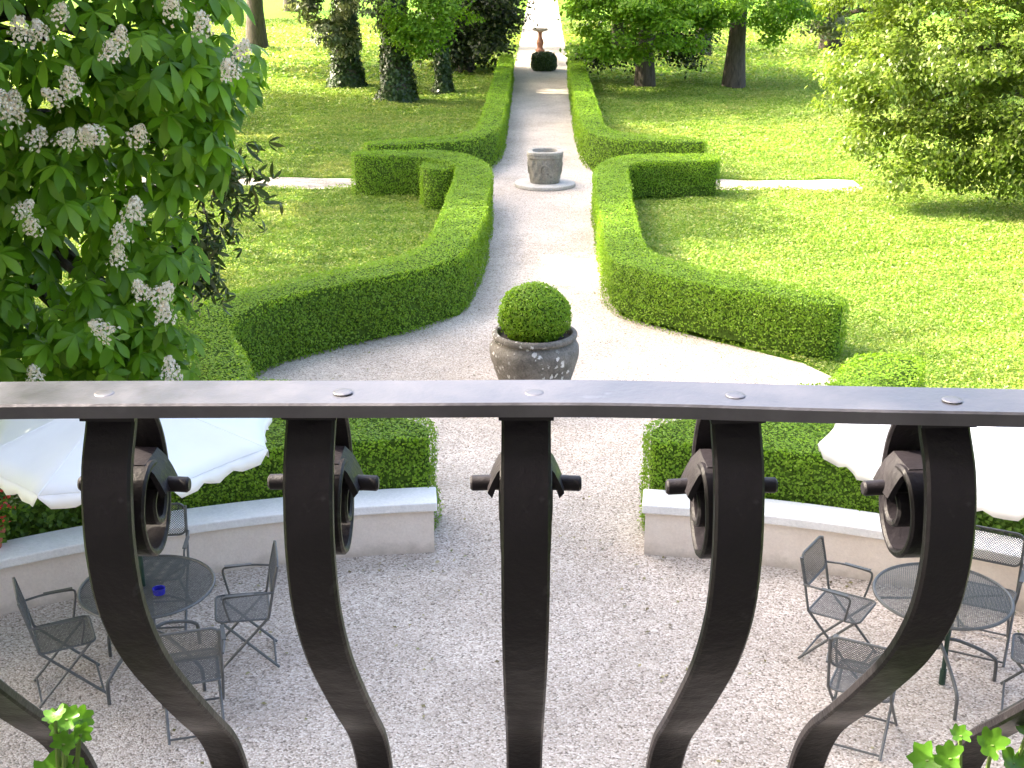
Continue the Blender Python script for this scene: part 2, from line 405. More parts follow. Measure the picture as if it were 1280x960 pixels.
left = [(-1.1, 140), (-1.1, 50), (-1.05, 33), (-1.12, 29.3), (-1.3, 28), (-1.3, 26), (-1.02, 24.6), (-1.02, 18), (-1.15, 17.3), (-1.95, 16.5), (-3.3, 15.3), (-3.6, 14.7), (-3.35, 13.4), (-2.75, 12.0), (-1.0, 10.5)]
sheet('gravel_path', circ + right + left, .006, M['gravel'])
def cross_edge(y0, y1, xa, xb, n=30):
    xs = np.linspace(xa, xb, n)
    lo = [(x, y0 + .10 * math.sin(x * 1.7) + .06 * math.sin(x * 4.1) - .004 * x * x * .3) for x in xs]
    hi = [(x, y1 + .08 * math.sin(x * 2.1 + 1) + .05 * math.sin(x * 5.3) - .004 * x * x * .3) for x in xs[::-1]]
    return lo + hi
cross_l = cross_edge(26.45, 27.6, -16, -1.27); cross_r = cross_edge(26.45, 27.6, 1.22, 6.7)
sheet('side_path', cross_l, .010, M['gravel']); sheet('side_path', cross_r, .010, M['gravel'])
b = MB(); b.lathe([(0, .07), (.62, .07), (.64, .055), (.64, 0)], 48)
o = b.build('stone_disc', M['slab'], loc=(.06, 26.85, .016)); tag(o, 'round pale stone slab under the carved wellhead', 'paving slab')

# ------------------------------------------------------------------ hedges
LL = [(-3.85, 26.0), (-2.6, 26.15), (-1.7, 25.95), (-1.2, 25.2), (-.95, 24.2), (-.92, 22), (-.91, 19.7), (-1.05, 17.6), (-1.35, 16.95), (-1.9, 16.3), (-2.8, 15.6), (-3.45, 14.85), (-3.62, 14.0), (-2.85, 12.2),
      (-3.35, 11.85), (-4.4, 13.6), (-4.45, 14.7), (-3.8, 15.5), (-2.95, 16.4), (-2.2, 17.0), (-1.75, 17.7), (-1.62, 18.6), (-1.6, 21.9), (-1.6, 24.1), (-1.8, 24.9), (-2.5, 25.4), (-3.8, 25.4)]
hedge('box_hedge', 'long clipped hedge curving left of the path, from the wellhead bend to near left', LL, .86, 2100, group='clipped hedges edging the gravel path')
hedge('box_hedge', 'short square hedge stub tucked inside the bend of the left hedge', [(-2.35, 25.35), (-1.65, 24.9), (-1.65, 24.3), (-2.35, 24.35)], .8, 1500, it=1, group='clipped hedges edging the gravel path')
LR = [(3.62, 26.4), (2.0, 26.35), (1.5, 26.0), (1.12, 25.2), (.98, 24.3), (.95, 22.4), (.93, 18.2), (.98, 17.4), (1.3, 16.95), (1.9, 16.4), (2.9, 15.7), (3.72, 15.2),
      (3.9, 15.7), (2.95, 16.5), (2.0, 17.3), (1.6, 17.9), (1.5, 18.6), (1.52, 21), (1.62, 24.3), (1.7, 25.0), (2.0, 25.45), (3.55, 25.5)]
hedge('box_hedge', 'sunlit clipped hedge curving right of the path with bare stems at its far return', LR, .77, 2100, gaps=.45, group='clipped hedges edging the gravel path')
hedge('box_hedge', 'short low clipped hedge just above the handrail, in front of the sunny right lawn', [(3.42, 13.15), (3.2, 12.75), (2.8, 12.1), (3.5, 11.7), (3.98, 12.6), (4.08, 13.15)], .86, 2000, group='clipped hedges edging the gravel path')
UL = [(-1.08, 47), (-1.0, 39), (-.95, 32), (-.97, 29.9), (-1.15, 28.5), (-1.7, 27.5), (-3.72, 26.95), (-3.8, 27.45), (-1.95, 28.35), (-1.5, 29.2), (-1.48, 32), (-1.52, 47)]
hedge('box_hedge', 'narrow clipped hedge running left of the far straight path', UL, .82, 900, (.048, .032), group='clipped hedges edging the gravel path')
UR = [(.9, 47), (.86, 33), (.92, 29.9), (1.05, 28.6), (1.6, 27.8), (3.5, 27.4), (3.58, 28.05), (2.7, 28.4), (1.7, 28.9), (1.42, 29.9), (1.42, 33), (1.34, 47)]
hedge('box_hedge', 'narrow clipped hedge running right of the far straight path', UR, .82, 900, (.048, .032), group='clipped hedges edging the gravel path')
NR = [(.86, 10.42)] + arc(8.5, 1.1, 3.0, 8) + [(3.45, 11.6), (2.75, 12.02), (2.35, 11.6), (.86, 10.64)]
NRr = [(.95, 10.42)] + arc(8.5, 1.15, 3.2, 8) + [(3.5, 11.65), (2.78, 12.05), (1.7, 11.35), (.96, 10.92)]
hedge('box_hedge', 'low square hedge behind the right terrace wall, next to the gravel opening', NRr, .94, 3000, (.03, .02), it=1, group='hedges behind the terrace wall')
hedge('box_hedge', 'low square hedge behind the left terrace wall, next to the gravel opening', mirror(NRr), .94, 3000, (.03, .02), it=1, group='hedges behind the terrace wall')
side = arc(8.5, 3.22, 6.2, 8) + arc(9.3, 6.7, 3.45, 8)
hedge('ivy_hedge', 'loose dark hedge behind the right wall, partly under the right parasol', side, .74, 1500, (.06, .045), it=1, mat=M['green'], group='loose hedges behind the parasols')
hedge('ivy_hedge', 'loose dark hedge behind the left wall, partly under the left parasol', mirror(side), .74, 1500, (.06, .045), it=1, mat=M['green'], group='loose hedges behind the parasols')

# ------------------------------------------------------------------ ground cover
def keep_lawn(x, y):
    k = ~inside(x, y, path_poly) & ~inside(x, y, fore) & ~inside(x, y, cross_l) & ~inside(x, y, cross_r) & ((x * x + (y - WC) ** 2) > 9.0 ** 2)
    for p in HEDGES:
        if abs(area(p)) > .3: k &= ~inside(x, y, p)
    return k
def cover(y0, y1, half, dens, L, W, zr):
    n = int((y1 - y0) * 2 * half(y1) * dens)
    y = RNG.uniform(y0, y1, n); x = RNG.uniform(-1, 1, n) * half(y1)
    m = (np.abs(x) < half(y)) & keep_lawn(x, y); x, y = x[m], y[m]; n = len(x)
    hum = np.clip(.5 + .5 * (np.sin(1.3 * x + .7 * y) * np.sin(.9 * y - .6 * x + 1) + .6 * np.sin(3.7 * x - 2.9 * y) * np.sin(4.1 * y + 1.7 * x)), 0, 1.3)
    z = zr * (.25 + hum) * RNG.uniform(.35, 1.1, n)
    N = np.column_stack([RNG.normal(0, .5, (n, 2)), np.abs(RNG.normal(.8, .3, n))])
    return np.column_stack([x, y, z]), N, np.full(n, L), np.full(n, W)
hf = lambda y: y * .43 + 1.2
parts = [cover(10, 20, hf, 2000, .042, .028, .075), cover(20, 30, hf, 1300, .052, .034, .09), cover(30, 46, hf, 520, .076, .048, .11), cover(46, 75, hf, 70, .16, .10, .14)]
P, N, L, W = (np.concatenate([p[i] for p in parts]) for i in range(4))
tag(leaf_object('ground_cover', P, N, L, W, M['cover']), 'low leafy green ground cover over the lawns beside the path', 'ground cover', kind='stuff')

n = 5200; lx = RNG.uniform(-5.5, 5.5, n); ly = RNG.uniform(5.2, 34, n)
edge = np.abs(np.hypot(lx, ly - WC) - WR) < .35
ok = (inside(lx, ly, circ + right + left)) & (RNG.uniform(0, 1, n) < np.where(edge, 1, np.where(np.abs(np.abs(lx) - .95) < .2, .7, np.where(lx < -1.6, .28, .12))))
lx, ly = lx[ok], ly[ok]; n = len(lx)
M['litter'] = foliage('fallen_leaf', [(0, (.10, .07, .03)), (.5, (.22, .20, .06)), (.8, (.40, .34, .20)), (1, (.12, .16, .03))], .1, .2)
tag(leaf_object('fallen_leaves', np.column_stack([lx, ly, RNG.uniform(.012, .022, n)]), np.column_stack([RNG.normal(0, .25, (n, 2)), np.ones(n)]), .04, .026, M['litter']), 'scattered small fallen leaves and petals on the gravel', 'leaf litter', kind='stuff')

# ------------------------------------------------------------------ terrace walls
def wall_piece(sgn, label):
    xs = np.linspace(.9, 6.6, 40)
    def sweep(bm, r0, r1, z0, z1, x0):
        xs_ = np.linspace(x0, 6.6, 48); ring = []
        for x in xs_:
            th = math.asin(x / WR); c, s = math.sin(th), math.cos(th)
            ring.append([(sgn * r * c, WC + r * s, z) for r, z in ((r0, z0), (r1, z0), (r1, z1), (r0, z1))])
        vs = [p for r in ring for p in r]; fs = []
        for i in range(len(ring) - 1):
            for j in range(4):
                f = (i * 4 + j, i * 4 + (j + 1) % 4, i * 4 + 4 + (j + 1) % 4, i * 4 + 4 + j); fs.append(f if sgn > 0 else f[::-1])
        e0, e1 = (0, 1, 2, 3), tuple(len(vs) - 4 + j for j in range(4))
        fs += [e0[::-1], e1] if sgn > 0 else [e0, e1[::-1]]
        bm.add(vs, fs)
    w = MB(); sweep(w, WR + .015, WR + .30, 0, .415, .915)
    o = w.build('terrace_wall', M['wall']); tag(o, label, 'wall', 'curved walls round the terrace')
    c = MB(); sweep(c, WR - .025, WR + .325, .417, .50, .885)
    co = c.build('cap', M['cap'], o)
    md = co.modifiers.new('bevel', 'BEVEL'); md.width = .012; md.segments = 2; md.limit_method = 'ANGLE'
    return o
wall_piece(-1, 'curved cream wall with white cap on the left, behind the left mesh table')
wall_piece(1, 'curved cream wall with white cap on the right, behind the right mesh table')

# ------------------------------------------------------------------ terrace furniture
def lattice(bm, inside_seg, ext, pitch, bw, th, M4=None):
    """crossing diagonal strips clipped by inside_seg(c, sign) -> (u0, u1) along the strip"""
    for sg in (1, -1):
        c = -ext
        while c <= ext:
            s = inside_seg(c, sg)
            if s and s[1] - s[0] > .01:
                d = Vector((1, sg, 0)).normalized(); nrm = Vector((-sg, 1, 0)).normalized()
                a = nrm * c + d * s[0]; e = nrm * c + d * s[1]; w = nrm * bw / 2; z = Vector((0, 0, th / 2 + (.0006 if sg > 0 else 0)))
                vs = [a - w - z, e - w - z, e + w - z, a + w - z, a - w + z, e - w + z, e + w + z, a + w + z]
                if M4: vs = [M4 @ q for q in vs]
                bm.add(vs, [(3, 2, 1, 0), (4, 5, 6, 7), (0, 1, 5, 4), (1, 2, 6, 5), (2, 3, 7, 6), (3, 0, 4, 7)])
            c += pitch
def rect_seg(w, h):
    def f(c, sg):
        d = Vector((1, sg)).normalized(); n = Vector((-sg, 1)).normalized(); p = n * c
        t0, t1 = -9, 9
        for k, lim in ((0, w / 2), (1, h / 2)):
            a, b_ = (-lim - p[k]) / d[k], (lim - p[k]) / d[k]
            if a > b_: a, b_ = b_, a
            t0, t1 = max(t0, a), min(t1, b_)
        return (t0, t1) if t1 > t0 else None
    return f
def circ_seg(R):
    return lambda c, sg: (-math.sqrt(R * R - c * c), math.sqrt(R * R - c * c)) if abs(c) < R else None
def round_rect(w, h, r, n=5):
    out = []
    for cx, cy, a0 in ((w / 2 - r, h / 2 - r, 0), (-w / 2 + r, h / 2 - r, 90), (-w / 2 + r, -h / 2 + r, 180), (w / 2 - r, -h / 2 + r, 270)):
        for k in range(n + 1):
            a = math.radians(a0 + 90 * k / n); out.append((cx + r * math.cos(a), cy + r * math.sin(a), 0))
    return out

def make_chair():
    t = thing('folding_chair', 'x', 'chair')
    W2 = .205
    s = MB(); M4 = Matrix.Translation((0, .01, .435)) @ Matrix.Rotation(math.radians(2), 4, 'X')
    lattice(s, rect_seg(.385, .37), .4, .0135, .0037, .002, M4)
    s.tube([M4 @ Vector(p) for p in round_rect(.40, .385, .05)], .0085, 8, closed=True)
    s.build('seat', M['chair'], t, True)
    bk = MB(); B4 = Matrix.Translation((0, -.235, .745)) @ Matrix.Rotation(math.radians(90 + 13), 4, 'X')
    lattice(bk, rect_seg(.385, .235), .35, .0135, .0037, .002, B4)
    bk.tube([B4 @ Vector(p) for p in round_rect(.40, .25, .055)], .0095, 8, closed=True)
    bk.build('backrest', M['chair'], t, True)
    for sx in (-1, 1):
        x = sx * W2
        a = MB(); a.tube([(x, .235, .008), (x, -.175, .44), (x, -.215, .64), (x, -.262, .85)], .0105, 8); a.build('leg', M['chair'], t, True)
        xi = sx * (W2 - .022)
        a = MB(); a.tube([(xi, -.225, .008), (xi, .165, .428)], .0105, 8); a.build('leg', M['chair'], t, True)
        a = MB()
        a.tube(smooth_path([(x + sx * .012, -.222, .645), (x + sx * .03, -.08, .655), (x + sx * .03, .09, .652), (x + sx * .028, .135, .63), (x + sx * .02, .12, .53), (x + sx * .004, .10, .44)], 4), .0085, 8)
        a.box((x + sx * .03, .02, .662), (.03, .2, .008)); a.build('armrest', M['chair'], t, True)
    for (y, z, w) in ((.215, .03, W2), (-.205, .03, W2 - .022)):
        a = MB(); a.tube([(-w, y, z), (w, y, z)], .008, 8); a.build('stretcher', M['chair'], t, True)
    return t
chair = make_chair()
GC = 'folding mesh chairs round the terrace tables'
spots = [(-3.38, 7.88, .90, .44, 'dark mesh folding chair left of the left table, its back towards the left edge'),
         (-2.18, 8.30, -.97, -.24, 'dark mesh folding chair right of the left table, seen side on facing left'),
         (-2.36, 7.47, -.3, .95, 'dark mesh folding chair nearest the camera at the left table, seen from behind'),
         (-2.98, 8.88, .12, -1, 'dark mesh folding chair between the left table and left wall'),
         (2.24, 8.42, .84, -.54, 'dark mesh folding chair left of the right table, turned to its right'),
         (2.18, 7.42, .42, .9, 'dark mesh folding chair nearest the camera at the right table, seen from behind'),
         (3.36, 8.60, -.42, -.9, 'dark mesh folding chair between the right table and right wall'),
         (3.50, 7.80, -.92, .35, 'dark mesh folding chair cut off by the right edge')]
for i, (x, y, fx, fy, lab) in enumerate(spots):
    o = chair if i == 0 else copy_tree(chair)
    o.location = (x, y, .012); o.rotation_euler = (0, 0, math.atan2(fy, fx) - PI / 2); tag(o, lab, 'chair', GC)

def make_table():
    t = thing('garden_table', 'x', 'table')
    top = MB(); R = .47
    lattice(top, circ_seg(R - .004), R, .0135, .0038, .002, Matrix.Translation((0, 0, .72)))
    top.build('tabletop', M['chair'], t)
    rim = MB(); rim.tube([(R * math.cos(a), R * math.sin(a), .718) for a in np.linspace(0, 2 * PI, 73)[:-1]], .012, 8, closed=True); rim.build('rim', M['chair'], t, True)
    hub = MB(); hub.lathe([(0, .30), (.045, .30), (.05, .32), (.032, .36), (.032, .66), (.1, .70), (.1, .712), (.026, .712)], 20); hub.build('column', M['chair'], t, True)
    for k in range(4):
        a = PI / 4 + k * PI / 2 + .3; c, s = math.cos(a), math.sin(a)
        l = MB(); l.tube([(r * c, r * s, z) for r, z in smooth_path([(.03, .36), (.14, .35), (.32, .27), (.43, .20), (.46, .15), (.465, .0)], 4)], .0135, 8); l.build('leg', M['chair'], t, True)
        l = MB(); l.tube([(.03 * c, .03 * s, .62), (.2 * c, .2 * s, .70), (.44 * c, .44 * s, .706)], .009, 8); l.build('brace', M['chair'], t, True)
    return t
tb = make_table(); tb.location = (-2.81, 8.09, .008); tag(tb, 'round dark mesh table on the left with a blue ashtray', 'table', 'round mesh tables')
t2 = copy_tree(tb); t2.location = (2.86, 8.10, .008); t2.rotation_euler = (0, 0, .55); tag(t2, 'round dark mesh table on the right with an empty top', 'table', 'round mesh tables')
a = MB(); a.lathe([(0, .012), (.035, .012), (.04, .042), (.046, .042), (.042, 0), (0, 0)], 24); o = a.build('ashtray', M['blue'], smooth=True, loc=(-2.69, 7.98, .733)); tag(o, 'small blue glass ashtray on the left mesh table', 'ashtray')

def make_parasol():
    t = thing('garden_parasol', 'x', 'parasol')
    p = MB(); p.tube([(0, 0, .05), (0, 0, 2.19)], .017, 12); p.build('pole', M['pole'], t, True)
    p = MB(); p.lathe([(0, 0), (.024, 0), (.024, .12), (0, .12)], 20); p.build('base', M['pole'], t, True)
    p = MB(); p.lathe([(0, 2.245), (.016, 2.24), (.018, 2.225), (.014, 2.205)], 12); p.build('finial', M['pole'], t, True)
    nP, nS = 8, 8; Rr = 1.04; A0 = math.radians(-13)
    vs = []; rows = 7
    for i in range(rows + 1):
        f = i / rows
        for k in range(nP):
            for j in range(nS):
                u = j / nS; a = A0 + 2 * PI * (k + u) / nP
                flat = math.cos(PI / nP) / math.cos((u - .5) * 2 * PI / nP)
                bow = 1 - .045 * math.sin(PI * u) * f                   # cloth pulled in between the ribs
                r = Rr * f * flat * bow
                z = 2.21 - .32 * f ** 1.08 - .035 * math.sin(PI * u) * f * (1 - .6 * f)
                vs.append((r * math.cos(a), r * math.sin(a), z))
    n = nP * nS
    fs = [(i * n + j, i * n + (j + 1) % n, (i + 1) * n + (j + 1) % n, (i + 1) * n + j) for i in range(rows) for j in range(n)]
    cn = MB(); cn.add(vs, fs)
    for k in range(nP):
        cn.tube([tuple(Vector(vs[i * n + k * nS]) + Vector((0, 0, .001))) for i in range(1, rows + 1)], .0045, 6)
    co = cn.build('canopy', M['canvas'], t, True)
    md = co.modifiers.new('thick', 'SOLIDIFY'); md.thickness = .003
    # scalloped valance
    vv = []; base = vs[rows * n:]; ff = []; per = 12
    m = nP * per
    ring = []
    for k in range(nP):
        for j in range(per):
            u = j / per * nS; i0 = int(u); w = u - i0
            p0 = Vector(base[k * nS + i0]); p1 = Vector(base[(k * nS + i0 + 1) % n]); ring.append((p0.lerp(p1, w), j / per))
    for q, u in ring:
        sc_ = .062 + .040 * abs(math.sin(PI * u * 3)) - (.05 if u == 0 else 0)
        o_ = Vector((q.x, q.y, 0)).normalized() * (.012 * math.sin(9 * PI * u) + .012)
        vv += [q + Vector((0, 0, -.001)), q + o_ * .6 + Vector((0, 0, -sc_ * .5)), q + o_ + Vector((0, 0, -sc_))]
    for i in range(m):
        j = (i + 1) % m
        for k in range(2): ff.append((i * 3 + k, i * 3 + k + 1, j * 3 + k + 1, j * 3 + k))
    cv = MB(); cv.add(vv, ff); vo = cv.build('valance', M['canvas'], t, True)
    md = vo.modifiers.new('thick', 'SOLIDIFY'); md.thickness = .003
    for k in range(nP):
        a = A0 + 2 * PI * k / nP; c, s = math.cos(a), math.sin(a)
        r = MB(); r.tube([(.03 * c, .03 * s, 2.18), (.98 * c, .98 * s, 1.885)], .006, 6); rb = r.build('rib', M['pole'], t, True)
        r = MB(); r.tube([(.03 * c, .03 * s, 1.72), (.5 * c, .5 * s, 2.04)], .005, 6); r.build('strut', M['pole'], rb, True)
    return t
pa = make_parasol(); pa.location = (-2.84, 8.1, .012); tag(pa, 'white scalloped parasol over the left table, shaded on its left side', 'parasol', 'white garden parasols')
p2 = copy_tree(pa); p2.location = (2.93, 8.08, .012); p2.rotation_euler = (0, 0, .25); tag(p2, 'white scalloped parasol over the right table, cut off by the right edge', 'parasol', 'white garden parasols')

# flower pots on the left wall cap
def lathe_obj(name, prof, mat, parent=None, n=32, loc=None, fn=None):
    b_ = MB(); b_.lathe(prof, n, 0, fn); return b_.build(name, mat, parent, True, loc)
t = thing('flower_pot', 'terracotta pot of red flowers on the left wall cap at the left edge', 'flower pot', (-4.38, 9.1, .502))
lathe_obj('pot', [(0, 0), (.075, 0), (.105, .13), (.12, .13), (.12, .17), (.10, .17), (.09, .14), (0, .14)], M['terra'], t)
q = RNG.normal(size=(260, 3)) * (.09, .09, .08) + (0, 0, .26); leaf_object('foliage', q, RNG.normal(size=(260, 3)) + (0, 0, .5), .06, .045, M['green'], t)
q = RNG.normal(size=(120, 3)) * (.09, .09, .07) + (0, 0, .36); leaf_object('blossom', q, RNG.normal(size=(120, 3)) + (0, 0, .5), .035, .03, M['red'], t)

# ------------------------------------------------------------------ urn with box ball
t = thing('stone_urn', 'big weathered round stone urn in the middle of the gravel, in front of the path', 'urn', (-.07, 14.05, .008))
prof = [(.0, 0), (.36, 0), (.375, .04), (.40, .14), (.45, .30), (.50, .46), (.518, .55), (.512, .62), (.475, .68), (.452, .70), (.455, .715), (.485, .73), (.492, .755), (.48, .785), (.44, .79), (.425, .76), (.42, .70), (0, .70)]
lathe_obj('bowl', smooth_path(prof[1:-2], 3) + prof[-2:], M['urn'], t, 56, fn=lambda p, a, r, z: (p[0] * (1 + .006 * math.sin(5 * a + z * 9)), p[1] * (1 + .006 * math.sin(3 * a)), p[2]))
b = MB(); b.lathe([(0, .712), (.424, .712)], 40); b.build('soil', M['soil'], t)
def leaf_ball(name, c, rad, n, L, W, mat, label, cat, group=None, sq=2.0):
    d = unit(RNG.normal(size=(n, 3)))
    k = (np.abs(d[:, 0]) ** sq + np.abs(d[:, 1]) ** sq + np.abs(d[:, 2]) ** sq) ** (-1 / sq)
    rr = k * (1 + RNG.normal(0, .025, n) + .03 * wob(d[:, 0] * 2 + 1, d[:, 1] * 2 + d[:, 2] * 3) + (RNG.uniform(0, 1, n) < .03) * RNG.uniform(0, .1, n))
    Pp = d * rr[:, None] * np.array(rad)
    LV, LF = leaf_arrays(Pp, d + RNG.normal(0, .5, (n, 3)), L, W)
    # dark core
    u = np.linspace(0, PI, 17); w = np.linspace(0, 2 * PI, 25)[:-1]
    sp = np.array([(math.sin(p_) * math.cos(q_), math.sin(p_) * math.sin(q_), math.cos(p_)) for p_ in u for q_ in w])
    kk = (np.abs(sp) ** sq).sum(1) ** (-1 / sq)
    V = sp * kk[:, None] * np.array(rad) * .93
    F = []
    for i in range(16):
        for j in range(24):
            a_, b_, c_, d_ = i * 24 + j, (i + 1) * 24 + j, (i + 1) * 24 + (j + 1) % 24, i * 24 + (j + 1) % 24
            F.append((a_, b_, c_, d_))
    F = np.array(F); Va = np.vstack([V, LV]); Fa = np.vstack([F, LF + len(V)]); mi = np.r_[np.zeros(len(F)), np.ones(len(LF))]
    o_ = bpy.data.objects.new(name, raw_mesh(name, Va, Fa, [M['core'], mat], mi)); C.objects.link(o_); o_.location = c
    return tag(o_, label, cat, group)
leaf_ball('box_ball', (-.07, 14.05, 1.0), (.405, .405, .345), 9000, .032, .02, M['leaf_hedge'], 'clipped round box ball growing in the stone urn', 'topiary')

# ------------------------------------------------------------------ wellhead
t = thing('wellhead', 'carved pale stone wellhead on a round slab in the middle of the path', 'wellhead', (.06, 26.85, .086))
def sq(p, a, r, z):
    e = .25 + .75 * max(0, min(1, z / .62)); k = 2 + .9 * e
    f = (abs(math.cos(a)) ** k + abs(math.sin(a)) ** k) ** (-1 / k)
    rel = 0
    if .08 < z < .5:
        rel = .022 * max(0, math.sin(8 * a + 5 * z)) * max(0, math.sin((z - .08) / .42 * PI)) + .010 * math.sin(24 * a) * (z > .4) + .008 * math.sin(14 * a - 22 * z)
    q_ = (r + rel) * f
    return (q_ * math.cos(a), q_ * math.sin(a), z)
zs = [(.30, 0), (.315, .02), (.31, .05), (.32, .09)] + [(.32 + .035 * i / 12, .09 + .4 * i / 12) for i in range(13)] + [(.358, .52), (.378, .535), (.378, .60), (.365, .61)]
lathe_obj('body', zs, M['well'], t, 96, fn=sq)
lathe_obj('rim', [(.365, .605), (.382, .61), (.382, .655), (.37, .665), (.27, .665), (.26, .655), (.255, .30), (0, .30)], M['well_rim'], t, 64, fn=lambda p, a, r, z: sq((0, 0, 0), a, r, max(z, .6))[:2] + (z,))
for k in range(4):
    a = -PI / 2 + k * PI / 2; c, s = math.cos(a), math.sin(a); T = Vector((-s, c, 0)); ctr = Vector((c * .342, s * .342, .30))
    b = MB(); b.tube([ctr + T * .095 * math.cos(u) + Vector((c * .02 * math.sin(u), s * .02 * math.sin(u), .105 * math.sin(u))) for u in np.linspace(0, 2 * PI, 33)[:-1]], .016, 8, closed=True)
    b.build('medallion', M['well'], t, True)

# ------------------------------------------------------------------ far bird bath and clipped bush
t = thing('bird_bath', 'reddish stone bird bath with a flat dark dish at the far end of the path', 'bird bath', (-.13, 56.9, .012))
lathe_obj('pedestal', [(0, 0), (.2, 0), (.2, .08), (.14, .12), (.11, .2), (.17, .36), (.15, .46), (.09, .6), (.085, .78), (.14, .84), (0, .84)], M['red_stone'], t)
lathe_obj('dish', [(0, .835), (.16, .845), (.3, .89), (.33, .94), (.32, .97), (.28, .95), (0, .91)], M['urn'], t)
leaf_ball('clipped_bush', (.04, 49.4, .32), (.46, .40, .35), 3500, .07, .05, M['ivy'], 'small dark clipped bush in the middle of the far path', 'bush', sq=3.2)

# ------------------------------------------------------------------ trees
def trunk(bm, base, top, r0, r1, n=12, bend=.15, flare=1.28):
    b0, t0 = Vector(base), Vector(top); pts = []; rad = []
    for i in range(n):
        f = i / (n - 1); p_ = b0.lerp(t0, f) + Vector((math.sin(f * 4 + b0.x), math.cos(f * 3 + b0.y), 0)) * bend * f * (1 - f) * 2
        pts.append(p_); rad.append((r0 * (1 - f) + r1 * f) * (1 + (flare - 1) * max(0, 1 - f * n / 2.2)))
    bm.tube(pts, rad, 14); return pts
def crown_pts(blobs, n, clump=.35, ncl=None, shell=.5, holes=.0):
    """leaf positions in clumps on and inside a union of ellipsoids (cx,cy,cz,rx,ry,rz)"""
    B = np.array(blobs, float); w = (B[:, 3] * B[:, 4] + B[:, 3] * B[:, 5] + B[:, 4] * B[:, 5]); ncl = ncl or max(20, min(650, n // 90))
    k = RNG.choice(len(B), ncl, p=w / w.sum()); d = unit(RNG.normal(size=(ncl, 3)))
    rr = 1 - shell * RNG.uniform(0, 1, ncl) ** 1.6
    cc = B[k, :3] + d * rr[:, None] * B[k, 3:]
    g = RNG.integers(0, ncl, n); off = RNG.normal(size=(n, 3)) * np.array([1, 1, .55]) * clump
    P_ = cc[g] + off; Nn = d[g] * .7 + np.array([0, 0, .8]) + RNG.normal(0, .45, (n, 3))
    m = P_[:, 2] > .12
    return P_[m], Nn[m], cc
def tree(name, label, base, r, ht, layers, trunk_ivy=False, cat='tree', group=None, lean=(0, 0), mat_tr=None):
    t_ = thing(name, label, cat, (0, 0, 0), 0, group)
    bm = MB(); top = (base[0] + lean[0], base[1] + lean[1], ht * .85)
    pts = trunk(bm, (base[0], base[1], -.05), top, r, r * .3)
    for (blobs, n, L, W, mat, clump, hang) in layers:                  # limbs reach into every crown lobe
        for q_ in blobs:
            if q_[5] > .8 or len(blobs) < 6:
                i = int(np.clip(q_[2] / (ht * .85) * .7 * len(pts), 2, len(pts) - 2)); s_ = pts[i]; e_ = Vector(q_[:3])
                md_ = s_.lerp(e_, .5) + Vector((0, 0, .25 * (e_ - s_).length * .4))
                bm.tube(smooth_path([tuple(s_), tuple(md_), tuple(e_)], 4), [r * .35 * (1 - .1 * k_) for k_ in range(9)], 7)
    bm.build('trunk', mat_tr or M['bark'], t_, True)
    for (blobs, n, L, W, mat, clump, hang) in layers:
        P_, Nn, cc = crown_pts(blobs, n, clump)
        leaf_object('crown', P_, Nn, L, W, mat, t_, hang)
    if trunk_ivy:
        n = 9000; a_ = RNG.uniform(0, 2 * PI, n); z_ = trunk_ivy * RNG.uniform(0, 1, n) ** 1.9; f_ = z_ / (ht * .85)
        px = np.interp(z_, [p.z for p in pts], [p.x for p in pts]); py = np.interp(z_, [p.z for p in pts], [p.y for p in pts])
        rr = r * (1 - .7 * f_) * (1.12 + .18 * np.sin(3 * a_ + z_ * 2) * np.sin(z_ * 3)) + .02 + RNG.normal(0, .035, n) + .3 * np.clip(.35 - z_, 0, 1) + .15 * r * np.clip(1 - z_, 0, 1)
        P_ = np.column_stack([px + rr * np.cos(a_), py + rr * np.sin(a_), z_ + .03]); Nn = np.column_stack([np.cos(a_), np.sin(a_), np.full(n, .5)]) + RNG.normal(0, .35, (n, 3))
        leaf_object('ivy', P_, Nn, .11, .09, M['ivy'], t_, .5)
    return t_

# big horse chestnut close to the terrace, on the left
ch = thing('chestnut_tree', 'large flowering horse chestnut with big drooping green leaves, filling the left edge', 'tree', (0, 0, 0))
bm = MB(); tp = trunk(bm, (-6.4, 10.6, -.05), (-6.2, 10.8, 11), .42, .16)
boughs = [(-2.75, 9.9, 4.9, .5, .7, .55), (-3.1, 9.7, 4.3, .75, .8, .6), (-2.75, 10.1, 3.9, .45, .6, .5), (-3.55, 9.7, 3.5, .6, .7, .5), (-3.1, 9.9, 2.9, .45, .6, .45), (-3.4, 9.7, 2.35, .55, .6, .45), (-3.55, 9.8, 1.85, .75, .6, .4), (-3.15, 9.8, 2.2, .38, .5, .4), (-2.5, 9.9, 4.2, .34, .5, .36), (-2.75, 9.9, 3.55, .35, .5, .3),
          (-4.3, 9.6, 4.3, .9, .9, .7), (-4.4, 9.7, 3.2, .85, .9, .7), (-4.5, 9.7, 2.2, .9, .8, .6), (-3.7, 10.3, 5.4, 1.4, 1.2, .7), (-5.6, 10.2, 3.2, 1.2, 1.4, 1.3)]
for q_ in boughs:
    s_ = tp[min(8, max(3, int(q_[2] * 1.1)))]; e_ = Vector(q_[:3]); md_ = s_.lerp(e_, .55) + Vector((0, .15, .45))
    bm.tube(smooth_path([tuple(s_), tuple(md_), tuple(e_)], 5), [.10 * (1 - .078 * k_) for k_ in range(11)], 8)
bm.build('trunk', M['bark'], ch, True)
